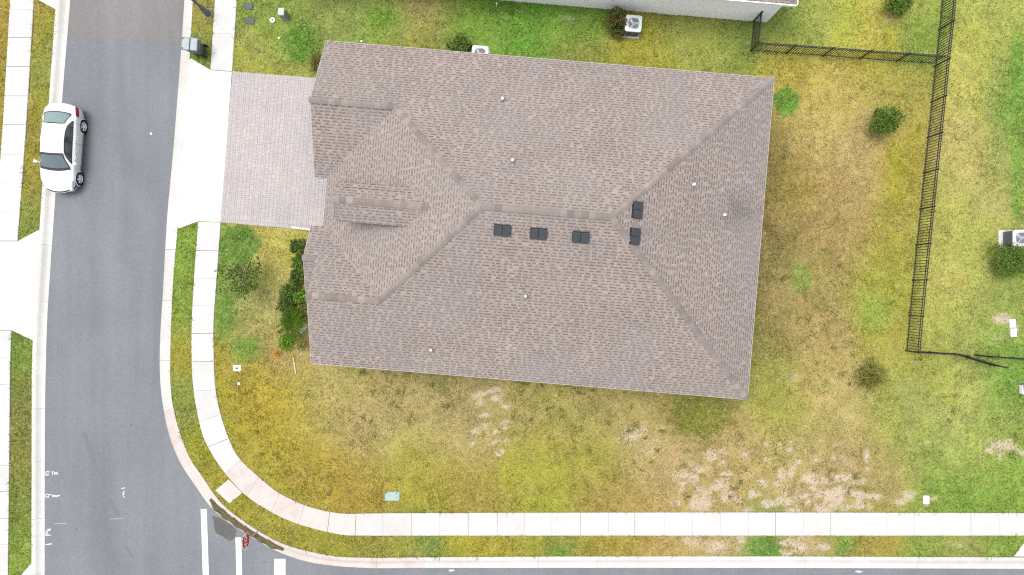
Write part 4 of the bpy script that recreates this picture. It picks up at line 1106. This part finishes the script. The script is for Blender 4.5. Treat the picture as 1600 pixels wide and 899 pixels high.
# ------------------------------------------------------------------ stop sign
def stop():
    M_SRED = simple('sign_red', (0.36, 0.012, 0.03), 0.45, var=0.06); M_SW = simple('sign_white', (0.72, 0.72, 0.72), 0.45, var=0.03); M_GAL = simple('galvanised_post', (0.33, 0.32, 0.29), 0.55)
    e = empty('stop_sign', P(416, 820.5, 0), R(2), 'red octagonal stop sign on a thin post at the corner', 'sign')
    m = MB().box((-.028, -.028, -.2), (.004, .028, 2.62)); m.build('post', M_GAL, e)
    def octa(r): return [(r * math.cos(R(22.5 + 45 * k)), r * math.sin(R(22.5 + 45 * k))) for k in range(8)]
    zc = 2.25
    def plate(name, r, x0, x1, mat, par):
        m = MB(); loft(m, [[(x0, a, zc + b) for a, b in octa(r)], [(x1, a, zc + b) for a, b in octa(r)]], cap0=True); return fix_normals(m.build(name, mat, par))
    pl = plate('plate', .412, .006, .010, M_SW, e); e.rotation_euler = (0, R(-5), R(2)); plate('face', .385, .0105, .0125, M_SRED, pl)
    cu = bpy.data.curves.new('lettering', 'FONT'); cu.body = 'STOP'; cu.size = .34; cu.align_x = 'CENTER'; cu.align_y = 'CENTER'; cu.extrude = 0.0008; cu.offset = 0.008
    t = bpy.data.objects.new('lettering', cu); COL.objects.link(t); bpy.context.view_layer.update()
    me = bpy.data.meshes.new_from_object(t.evaluated_get(bpy.context.evaluated_depsgraph_get())); bpy.data.objects.remove(t); me.materials.clear(); me.materials.append(M_SW)
    o = bpy.data.objects.new('lettering', me); link(o, pl)
    o.matrix_basis = Matrix.Translation((.0145, 0, zc)) @ Matrix(((0, 0, 1, 0), (1, 0, 0, 0), (0, 1, 0, 0), (0, 0, 0, 1)))
stop()

# ------------------------------------------------------------------ air conditioners
M_ACW = simple('white_ac_metal', (0.37, 0.39, 0.41), 0.4, var=0.04); M_ACD = simple('ac_coil', (0.09, 0.095, 0.10), 0.5, var=0.2, scale=20); M_ACB = simple('ac_blade', (0.20, 0.23, 0.25), 0.4)
def ac_unit(px, py, label, rz=ANG, pad_off=(0, 0)):
    e = empty('air_conditioner', P(px, py, 0), rz, label, 'air conditioner', 'air conditioners beside the houses')
    MB().box((-.46 + pad_off[0], -.46 + pad_off[1], -.05), (.46 + pad_off[0], .46 + pad_off[1], .07)).build('pad', M_PAD, e, bevel=.012)
    m = MB(); q = rounded_rect(.76, .76, .08)
    loft(m, [[(x, y, .07) for x, y in q], [(x, y, .78) for x, y in q]], cap0=True); fix_normals(m.build('coil', M_ACD, e))
    sl = MB()
    for k in range(10):
        z = .13 + k * .062; qq = rounded_rect(.79, .79, .085)
        loft(sl, [[(x, y, z) for x, y in qq], [(x, y, z + .018) for x, y in qq]], cap0=True)
    fix_normals(sl.build('louver', M_ACD, e))
    t = MB(); n = 32
    sq = rounded_rect(.84, .84, .12, 7)
    ring_o = [(x, y, .84) for x, y in sq]; ring_l = [(x, y, .76) for x, y in sq]
    cir = [(.315 * math.cos(math.atan2(y, x)), .315 * math.sin(math.atan2(y, x)), .85) for x, y in sq]; cir2 = [(x, y, .70) for x, y, _ in cir]
    loft(t, [ring_l, ring_o, cir, cir2], cap1=False); fix_normals(t.build('top_cover', M_ACW, e))
    w = MB(); w.lathe([(.312, .70), (0.001, .70)], n); w.build('fan_well', M_TRIMB, e)
    f = MB()
    for k in range(3):
        a0 = k * 2.094
        pts = [(.07 * math.cos(a0), .07 * math.sin(a0), .80)] + [(.29 * math.cos(a0 + j * .2), .29 * math.sin(a0 + j * .2), .80 - .012 * j) for j in range(-1, 5)]
        f.poly(pts); f.poly([(x, y, z - .004) for x, y, z in pts][::-1])
    f.lathe([(.09, .74), (.09, .82), (0.001, .82)], 16); f.build('fan', M_ACW, e)
    g = MB()
    for r in (.10, .16, .22, .28): g.lathe([(r, .856), (r + .006, .862), (r + .012, .856), (r + .006, .850), (r, .856)], 28)
    for k in range(8):
        a = k * math.pi / 8; g.tube((-.31 * math.cos(a), -.31 * math.sin(a), .856), (.31 * math.cos(a), .31 * math.sin(a), .856), .004, n=5)
    g.build('fan_grille', M_ACB, e)
ac_unit(985.5, 46.5, 'white air conditioner on a pad below the white wall')
ac_unit(751, 93, 'white air conditioner half hidden by the eave of the main roof')
ac_unit(1577, 374, 'white air conditioner at the right edge above the round bush', 0, (-.14, 0))

# ------------------------------------------------------------------ utility boxes and covers
M_UTG = simple('pale_green_box', (0.28, 0.32, 0.30), 0.55, var=0.06); M_UTD = simple('dark_blue_cover', (0.026, 0.038, 0.05), 0.6, var=0.3, scale=12)
M_UTW = simple('white_plastic', (0.66, 0.66, 0.65), 0.5, var=0.04); M_UTM = simple('mint_cover', (0.21, 0.29, 0.265), 0.7, var=0.06); M_UTS = simple('grey_green_box', (0.17, 0.20, 0.19), 0.6)
def cover(px, py, w, d, rz, mat, label, h=0.035, holes=((.3, .2),), frame=None, chamfer=False):
    e = empty('utility_cover', P(px, py, 0), rz, label, 'utility cover')
    q = rounded_rect(w, d, min(w, d) * .12, 3)
    if chamfer: q = [(w/2, d/2), (-w/2 + .14, d/2), (-w/2, d/2 - .14), (-w/2, -d/2 + .03), (-w/2 + .03, -d/2), (w/2 - .05, -d/2), (w/2, -d/2 + .05)]
    m = MB(); loft(m, [[(x * 1.06, y * 1.08, -.1) for x, y in q], [(x * 1.06, y * 1.08, h - .012) for x, y in q], [(x * 1.02, y * 1.03, h - .012) for x, y in q]], cap1=False); fix_normals(m.build('rim', frame or mat, e))
    m = MB(); loft(m, [[(x, y, -.05) for x, y in q], [(x, y, h - .006) for x, y in q], [(x * .96, y * .95, h) for x, y in q]]); fix_normals(m.build('lid', mat, e))
    for hx, hy in holes:
        m = MB(); m.lathe([(.03, h + .001), (.028, h + .006), (0.001, h + .006)], 10, Matrix.Translation((hx * w, hy * d, 0))); m.build('lid_hole', M_TRIMB, e)
cover(388.5, 10.5, .42, .30, R(-4), M_UTD, 'weathered blue-grey meter cover, the upper of two by the top sidewalk')
cover(390.5, 33, .44, .32, R(-4), M_UTD, 'dark blue meter cover, the lower of two by the top sidewalk')
cover(613, 775.5, .74, .44, R(0), M_UTM, 'pale mint utility cover in the grass by the bottom sidewalk', holes=((.30, .32),), chamfer=True)
cover(370.5, 575.5, .38, .28, R(-3), M_UTW, 'small white meter cover beside the curving sidewalk', holes=())
cover(1447, 781, .30, .40, R(-3), M_UTW, 'small white meter cover in the bottom right lawn', holes=((.05, .0),))
m = MB().box((-.08, -.045, .036), (.08, .045, .042)); m.build('lid_plate', M_UTD, [o for o in bpy.data.objects if o.get('label', '').startswith('small white meter cover beside')][0])
cover(1581.5, 505.5, .30, .40, R(4), M_UTW, 'upper of two joined white pads in sandy soil at right', 0.06, ())
cover(1583, 520, .30, .40, R(4), M_UTW, 'lower of two joined white pads in sandy soil at right', 0.06, ())
# pedestal, cleanout, markers
e = empty('utility_pedestal', P(446, 26.5, 0), R(-5), 'pale topped grey utility pedestal in the top left yard', 'utility box')
m = MB(); q = rounded_rect(.34, .40, .06)
loft(m, [[(x * 1.1, y * 1.1, -.05) for x, y in q], [(x * 1.1, y * 1.1, .10) for x, y in q], [(x, y, .12) for x, y in q], [(x * .92, y * .92, .62) for x, y in q]]); fix_normals(m.build('body', M_UTS, e))
m = MB(); loft(m, [[(x * .95, y * .95, .60) for x, y in q], [(x * .95, y * .95, .67) for x, y in q], [(x * .85, y * .85, .70) for x, y in q]], cap0=True); fix_normals(m.build('cap', M_UTG, e))
def cleanout(px, py, r, label, h=.06):
    e = empty('cleanout_cap', P(px, py, 0), 0, label, 'pipe cap')
    m = MB(); m.lathe([(r, -.1), (r, h - .015), (r * .92, h), (0.001, h)], 18); m.build('pipe', M_UTW, e)
    m = MB(); m.box((-r * .28, -r * .28, h), (r * .28, r * .28, h + .03), taper=.9); m.build('plug', M_UTD if r > .1 else M_UTW, e)
cleanout(426, 32, .14, 'round white cleanout cap beside the utility pedestal')
cleanout(373.5, 599.5, .07, 'small round white cap below the white meter cover')
cleanout(436, 60.5, .05, 'tiny white cap in the grass left of the garage roof')
cleanout(565, 65, .05, 'tiny white cap at the garage eave')
e = empty('marker_stake', P(776, 10.5, 0), 0, 'short white marker stake by the white wall', 'stake')
MB().box((-.03, -.03, -.1), (.03, .03, .42), taper=.9).build('stake', M_UTW, e)
e = empty('electrical_box', P(1600, 607, 0), R(5), 'dark box with white front at the right edge', 'utility box')
MB().box((-.22, -.30, -.05), (.22, .30, .30), taper=.92).build('body', M_UTS, e, bevel=.02); MB().box((-.26, -.26, 0), (-.215, .20, .24)).build('front', M_UTW, e)
o = MB().lathe([(.06, ZR - .02), (.06, ZR + .004), (.05, ZR + .012), (0.001, ZR + .012)], 20, Matrix.Translation(Vector((*P(236, 209, ZR)[:2], 0)))).build('valve_cover', M_UTW)
tag(o, 'small round white valve cover in the road', 'valve cover')
# wall tap / conduit at the neighbour's wall
o = MB(); a = UV(*[P(952, 14)[:2] @ EU, 14.80], 1.2)
o.tube(a, a + np.array([0, 0, .35]), .02); o.tube(a + np.array([0, 0, .35]), a + np.array([.15, 0, .45]), .02); o.build('conduit', M_UTS, nb)
# pale splash block and cut stake by the front bed
o = MB(); M = Matrix.Translation(Vector(P(473.5, 515))) @ Matrix.Rotation(R(48), 4, 'Z')
o.box((-.36, -.08, -.02), (.36, .08, .05), M); o.box((-.36, -.10, .05), (.36, -.06, .09), M); o.box((-.36, .06, .05), (.36, .10, .09), M)
tag(o.build('splash_block', M_PAD), 'pale splash block under the eave in the front bed', 'splash block')
o = MB(); M = Matrix.Translation(Vector(P(460.5, 572))) @ Matrix.Rotation(R(-82), 4, 'Z'); o.box((-.42, -.03, 0), (.42, .03, .05), M)
tag(o.build('wooden_stake', simple('pale_wood', (0.36, 0.32, 0.22), 0.8)), 'pale wooden stake lying in the grass below the front bed', 'stake')

# ------------------------------------------------------------------ paint, mud and water on the road
def quad_px(name, pts, mat, z, label, cat, group=None):
    return sheet(name, [P(a, b, z)[:2] for a, b in pts], z, mat, None, None, label, cat, group)
quad_px('road_line', [(313.5, 795.5), (323, 795.5), (326.5, 905), (317, 905)], M_PAINT, ZR + .004, 'long white painted line, leftmost of three at the bottom', 'road marking')
quad_px('road_line', [(367.8, 840), (377, 840), (378.5, 905), (369.5, 905)], M_PAINT, ZR + .004, 'white painted line in the middle of three at the bottom', 'road marking')
quad_px('stop_bar', [(428.5, 873.5), (446, 873.5), (446, 920), (428, 920)], M_PAINT, ZR + .004, 'short wide white painted bar right of the stop sign', 'road marking')
quad_px('paint_splash', [(701, 890.5), (707, 889.8), (711, 891.5), (706, 893), (702, 893.4)], M_SPRAY, ZR + .004, 'small white paint splash at the bottom road edge', 'road marking')
quad_px('paint_splash', [(1336, 892.5), (1342, 891.8), (1349, 893.4), (1343, 895), (1337, 894.2)], M_SPRAY, ZR + .004, 'white paint splash at the bottom right road edge', 'road marking')
def strokes(name, paths, w, mat, label):
    mb = MB(); z = ZR + .004
    for path in paths:
        for (a, b), (c, d) in zip(path[:-1], path[1:]):
            p, q = P(a, b, z), P(c, d, z); t = q - p; ln = np.linalg.norm(t); t = t / ln; nn = np.array([-t[1], t[0], 0]) * w / 2; p = p - t * w * .3; q = q + t * w * .3
            mb.poly([p - nn, q - nn, q + nn, p + nn]); z += .00012
    return tag(orient_up(mb.build(name, mat)), label, 'road marking')
strokes('spray_marking', [[(76, 737.5), (72, 737.5), (71.2, 741), (73, 743.2), (75.5, 742), (75, 740)], [(76.5, 737), (77.5, 738)]], .042, M_SPRAY, 'sprayed white letter G at the left curb, topmost of the row')
strokes('spray_marking', [[(80.5, 737.6), (83.5, 737.6)], [(82, 737.6), (82.2, 742)],
    [(85, 742), (85.8, 738), (87.3, 741), (89, 738), (90, 742)]], .042, M_SPRAY, 'pair of sprayed white letters right of the topmost sprayed G')
strokes('spray_marking', [[(71.5, 772.5), (76, 772.5), (76, 776.8), (71.5, 776.8), (71.5, 772.5)], [(77, 773), (80.5, 773.5)], [(82, 776.8), (82.8, 773.6), (84, 776.4), (86, 774), (87, 776.8)], [(87.5, 776.5), (89, 774), (90.5, 776.5), (91.5, 774), (93.5, 774.5)]],
    .042, M_SPRAY, 'sprayed white square and letters at the left curb, second of the row')
strokes('spray_marking', [[(71.5, 836.5), (79, 836.5)], [(71.5, 836.5), (72, 833), (74.5, 833), (75, 836.5)]], .042, M_SPRAY, 'sprayed white letter turned sideways at the left curb')
strokes('spray_marking', [[(71.5, 831), (78, 829), (78.5, 826.8), (73.5, 828)]], .042, M_SPRAY, 'sprayed white number seven above the sideways letter at the left curb')
strokes('spray_marking', [[(72, 851.2), (76, 850.8), (81, 849.8)]], .06, M_SPRAY, 'single sprayed white dash at the left curb')
strokes('spray_marking', [[(190, 763.5), (195, 762.5)]], .04, M_SPRAY, 'short sprayed white dash just above the scribble in the road centre')
strokes('spray_marking', [[(194.5, 768), (192, 770.5), (194.5, 772), (191.8, 774)], [(191.8, 774.6), (194.8, 777.5)]], .04, M_SPRAY, 'small sprayed white scribble in the middle of the road')
strokes('spray_marking', [[(85, 818.3), (103.5, 818.3)]], .05, M_SPRAYF, 'faded white sprayed line near the left curb')
strokes('spray_marking', [[(172, 811), (192, 810.8)]], .04, M_SPRAYF, 'faint sprayed line across the road centre')

M_TYREMARK = simple('tyre_rubber_on_asphalt', (0.095, 0.101, 0.108), 0.85, var=0.12, scale=9)
strokes('tyre_mark', [[(131, 676), (136, 692), (142, 710), (149, 730), (156, 746)]], .20, M_TYREMARK, 'long faint dark tyre mark curving down the road centre')
strokes('tyre_mark', [[(172, 782), (177, 792), (184, 804)]], .18, M_TYREMARK, 'short faint dark tyre mark below the sprayed scribble')
strokes('tyre_mark', [[(198, 856), (202, 862), (207, 870)]], .16, M_TYREMARK, 'short faint tyre mark nearest the bottom edge')
def wet(name, col, rough, col2):
    m, n, l, b = new_mat(name); p = pos(n)
    f = noise(n, l, 2.6, 8, 0.78, p, 1.2)
    l.new(ramp(n, l, f, [(0.35, col), (0.65, col2)]), b.inputs['Base Color']); b.inputs['Roughness'].default_value = rough
    b.inputs['Specular IOR Level'].default_value = .15
    bump(n, l, b, noise(n, l, 18, 4, .7, p), .2, .006); return m
M_MUD = wet('gutter_mud', (0.038, 0.030, 0.014), 0.8, (0.110, 0.088, 0.048)); M_WET = wet('wet_asphalt', (0.050, 0.052, 0.055), 0.6, (0.088, 0.084, 0.076))
S = EAST_CURB; mid = (S[:, :2] + S[:, 2:]) / 2
pxm = 800 + mid[:, 0] * 30; pym = 449.5 - mid[:, 1] * 30
sel = np.where((pym > 776) & (pxm < 447) & (pxm > 318))[0]
mb = MB(); fr = [.03, .14, .36, .5, .62, .72]
for k, i in enumerate(sel):
    a, b = S[i, :2], S[i, 2:]; e_ = min(k, len(sel) - 1 - k); sc = min(1.0, .45 + e_ * .18)
    for f in fr:
        g = .40 + (f - .40) * sc + .05 * math.sin(k * 1.7 + f * 9) * (0 if .3 < f < .55 else 1)
        q = a + (b - a) * g; z = np.interp(g, [x for x, _ in CURB_PROF], [y for _, y in CURB_PROF]); mb.v.append((q[0], q[1], z + .006))
for k in range(len(sel) - 1):
    for j in range(len(fr) - 1): mb.f.append((k*6 + j, k*6 + j + 1, (k+1)*6 + j + 1, (k+1)*6 + j)); mb.t.append(.5)
tag(orient_up(mb.build('gutter_mud', M_MUD)), 'strip of wet brown mud lying in the corner gutter', 'mud')
pud = spline([(331, 806), (334, 815), (335, 826), (339, 834), (347, 838), (353, 842), (359, 845), (365, 842), (368, 836), (369, 829), (362, 822), (352, 815), (344, 810), (337, 807.5), (331, 806)], 1.5)
quad_px('puddle', [tuple(p) for p in pud[:-1]], M_WET, ZR + .0045, 'dark wet puddle on the asphalt beside the muddy gutter', 'puddle')

# ------------------------------------------------------------------ plants
def leaf_mat(name, a, b, c):
    m, n, l, bs = new_mat(name)
    at = N(n, 'ShaderNodeAttribute', attribute_name='tone')
    col = ramp(n, l, at.outputs['Fac'], [(0, a), (.5, b), (1, c)])
    l.new(col, bs.inputs['Base Color']); bs.inputs['Roughness'].default_value = .65; bs.inputs['Specular IOR Level'].default_value = .2
    tr = n.new('ShaderNodeBsdfTranslucent'); l.new(col, tr.inputs['Color'])
    mx = n.new('ShaderNodeMixShader'); mx.inputs[0].default_value = .25
    l.new(bs.outputs[0], mx.inputs[1]); l.new(tr.outputs[0], mx.inputs[2]); l.new(mx.outputs[0], n['Material Output'].inputs['Surface']); return m
L_DARK = leaf_mat('dark_leaf', (.026, .050, .009), (.060, .104, .018), (.135, .195, .035))
L_MID = leaf_mat('mid_leaf', (.032, .066, .007), (.062, .118, .014), (.14, .21, .03))
L_LIME = leaf_mat('lime_leaf', (.055, .13, .010), (.10, .21, .015), (.17, .28, .03))
L_RED = leaf_mat('red_green_leaf', (.026, .055, .010), (.055, .090, .018), (.15, .065, .02))
L_YEL = leaf_mat('yellow_green_leaf', (.05, .07, .012), (.10, .13, .02), (.17, .18, .03))
L_STRAW = leaf_mat('straw_blade', (.085, .095, .018), (.17, .17, .035), (.32, .29, .10))
L_ORANGE = leaf_mat('orange_leaf', (.25, .10, .01), (.45, .20, .02), (.55, .35, .05))
M_BARK = simple('bark', (0.11, 0.085, 0.06), 0.9)
M_TWIG = simple('pale_twig', (0.20, 0.19, 0.11), 0.9)

def leaf(mb, p, d, L, W, tone, up):
    d = d.normalized(); s = d.cross(up)
    if s.length < 1e-3: s = d.cross(Vector((1, 0, 0)))
    s = s.normalized() * W; mid_ = p + d * L * .5 + Vector((0, 0, L * .06)); tip = p + d * L - Vector((0, 0, L * .12))
    i = len(mb.v); mb.v += [tuple(p), tuple(mid_ + s), tuple(tip), tuple(mid_ - s)]
    mb.f += [(i, i+1, i+2), (i, i+2, i+3)]; mb.t += [tone, min(1, tone + .08)]

def rnd_dir(zmin=-.2):
    while True:
        v = Vector((random.gauss(0, 1), random.gauss(0, 1), random.gauss(0, 1)))
        if v.length > 1e-3:
            v.normalize()
            if v.z > zmin: return v

def shrub(px, py, r, h, mat, label, n=900, leaf_l=.10, cat='shrub', group=None, name='shrub', lobes=9, trunk=.35, stemmat=None, gap=.0, flat=1.0, bark=.03):
    """woody plant: stem with limbs to each lobe, leaves in clumps through the crown"""
    e = empty(name, P(px, py, 0), random.uniform(0, 6), label, cat, group)
    st = MB(); fo = MB(); top = Vector((0, 0, h * trunk))
    st.tube((0, 0, -.1), top, bark * 1.3, bark, 8)
    cs = []
    for k in range(lobes):
        a = 2 * math.pi * k / lobes + random.uniform(-.35, .35); rr = r * random.uniform(.35, .78); z = h * random.uniform(max(trunk, .35), .85)
        cs.append((Vector((rr * math.cos(a), rr * math.sin(a), z)), r * random.uniform(.28, .46)))
    cs.append((Vector((0, 0, h * .82)), r * .48))
    for c, cr in cs:
        mid_ = top.lerp(c, .5) + Vector((random.uniform(-.05, .05), random.uniform(-.05, .05), .03)) * r
        st.tube(top * .8, mid_, bark * .6, bark * .4, 6); st.tube(mid_, c, bark * .4, bark * .15, 5)
        shade = random.uniform(-.12, .22)
        nl = int(n / len(cs) * random.uniform(.7, 1.2))
        for _ in range(nl):
            d = rnd_dir(-.6); q = c + Vector((d.x, d.y, d.z * .8 * flat)) * cr * random.uniform(.35, 1.08)
            dd = (d + rnd_dir(-1) * .8); 
            leaf(fo, q, dd, leaf_l * random.uniform(.7, 1.35), leaf_l * random.uniform(.22, .36), min(1, max(0, random.gauss(.45 + shade, .2))), Vector((0, 0, 1)) + rnd_dir(-1) * .6)
    st.build('stem', stemmat or M_BARK, e, True); fo.build('foliage', mat, e)
    return e

def spiky(px, py, r, h, mat, label, n=160, w=.02, cat='shrub', group=None, name='ornamental_grass', droop=.5):
    """clump of long arching blades"""
    e = empty(name, P(px, py, 0), random.uniform(0, 6), label, cat, group); mb = MB()
    for _ in range(n):
        a = random.uniform(0, 2 * math.pi); lean = random.uniform(.1, 1.0); L = random.uniform(.7, 1.1)
        d = Vector((math.cos(a), math.sin(a), 0)); s = Vector((-d.y, d.x, 0)) * w * random.uniform(.6, 1.2); b0 = Vector((random.gauss(0, r * .22), random.gauss(0, r * .22), 0))
        pts = []
        for t in (0, .35, .7, 1):
            pts.append(b0 + d * r * .8 * lean * L * (t ** 1.15) + Vector((0, 0, h * L * ((1 - .45 * lean) * t * 1.5 - droop * lean * t * t * 1.1 - .35 * t * t))))
        tn = min(1, max(0, random.gauss(.5, .28)))
        for k in range(3):
            w0, w1 = (1 - k * .28), (1 - (k + 1) * .3)
            mb.poly([pts[k] - s * w0, pts[k] + s * w0, pts[k+1] + s * w1, pts[k+1] - s * w1], tn)
    mb.build('blades', mat, e)
    m = MB(); m.lathe([(r * .06, -.05), (r * .05, .03), (r * .03, .05), (0.001, .06)], 10); m.build('crown', M_TWIG, e)
    return e

def palm(px, py, n, L, mat, label, h=.5, name='palm', cat='palm', tilt=None):
    """feather fronds, each a rib with leaflets"""
    e = empty(name, P(px, py, 0), 0, label, cat); st = MB(); st.tube((0, 0, -.1), (0, 0, h), .06, .04, 8); st.build('stem', M_TWIG, e)
    for k in range(n):
        a = 2 * math.pi * k / n + random.uniform(-.3, .3); d = Vector((math.cos(a), math.sin(a), 0)); up = random.uniform(.35, .9); LL = L * random.uniform(.75, 1.1)
        mb = MB(); prev = Vector((0, 0, h))
        for j in range(1, 15):
            t = j / 14; p = Vector((0, 0, h)) + d * LL * t * (.55 + .3 * (1 - up)) + Vector((0, 0, LL * (up * t - .75 * t * t)))
            mb.tube(prev, p, .010 * (1.1 - t), .010 * (1.02 - t), 4, .8, False)
            tdir = (p - prev).normalized(); sd_ = Vector((-d.y, d.x, 0))
            for sg in (-1, 1):
                leaf(mb, p, tdir * .7 + sd_ * sg + Vector((0, 0, .15)), LL * .30 * (1 - .6 * abs(t - .45)), .016, random.uniform(.2, .95), Vector((0, 0, 1)))
            prev = p
        mb.build('frond', mat, e)
    return e

# front bed, from the drive downwards
G = 'shrubs in the front bed'
bed = [(470, 386, .45, .8, L_DARK, 'dark strappy shrub at the top of the front bed by the drive'), (463, 410, .45, .85, L_MID, 'mid green shrub, second from the drive in the front bed'),
       (461, 433, .42, .8, L_DARK, 'dark shrub, third from the drive in the front bed'), (455, 456, .45, .8, L_DARK, 'dark dense shrub in the middle of the front bed'),
       (451, 480, .45, .75, L_DARK, 'dark dense shrub in the lower part of the front bed'), (448, 503, .42, .7, L_DARK, 'dark dense shrub at the lower end of the front bed')]
for px, py, r, h, mt, lb in bed: shrub(px + 5 + random.uniform(-4, 4), py, r * random.uniform(.75, 1.05), h, mt, lb, 380, .16, group=G, trunk=.2)
shrub(474, 462, .38, .8, L_LIME, 'lime green shrub against the porch eave', 420, .13, group=G, trunk=.2)
shrub(478, 486, .42, .7, L_YEL, 'yellow green shrub by the porch eave above the splash block', 420, .13, group=G, trunk=.2)
palm(466, 507, 13, 1.35, L_LIME, 'bright lime feathery palm at the lower end of the front bed', .75)
shrub(449, 535, .38, .35, L_LIME, 'low bright green plant below the lime palm', 320, .13, trunk=.15)
shrub(434, 552, .16, .25, L_ORANGE, 'small orange leaved plant in the grass below the front bed', 110, .08, trunk=.2)
shrub(473, 540, .32, .5, L_STRAW, 'thin brownish shrub beside the eave corner of the front bed', 160, .10, trunk=.2)
# young trees and shrubs in the yards
shrub(396, 434, 1.15, 2.3, L_DARK, 'sparse dark young tree on the front lawn', 700, .15, 'tree', name='young_tree', lobes=15, trunk=.42, stemmat=M_TWIG, flat=.7, bark=.035)
shrub(1367, 197, .72, 1.5, L_MID, 'small bushy green tree in the back yard inside the fence', 1500, .13, 'tree', name='young_tree', lobes=13, trunk=.3)
shrub(1392, 14, .62, 1.3, L_MID, 'small green tree cut by the top edge near the fence', 1100, .13, 'tree', name='young_tree', lobes=11, trunk=.35)
shrub(1564, 407, .98, 1.35, L_MID, 'dense round green bush at the right edge', 2600, .10, 'bush', name='round_bush', lobes=20, trunk=.15)
shrub(960, 40, .62, 1.15, L_RED, 'reddish green shrub beside the air conditioner at the white wall', 1000, .13, lobes=11, trunk=.2)
shrub(967, 52, .40, .7, L_RED, 'smaller reddish shrub in front of the air conditioner pad', 420, .12, lobes=7, trunk=.2)
shrub(720, 78, .62, .9, L_DARK, 'dark shrub at the upper eave beside the hidden air conditioner', 800, .13, lobes=10, trunk=.2)
shrub(735, 84, .4, .6, L_RED, 'brownish low shrub touching the upper eave', 380, .11, lobes=7, trunk=.2)
spiky(1357, 586, 1.15, .95, L_STRAW, 'spiky straw and green ornamental grass on the rear lawn', 420, .024, droop=.6)
spiky(497, 100, .85, .8, L_STRAW, 'soft fountain grass clump at the garage roof corner', 320, .016)
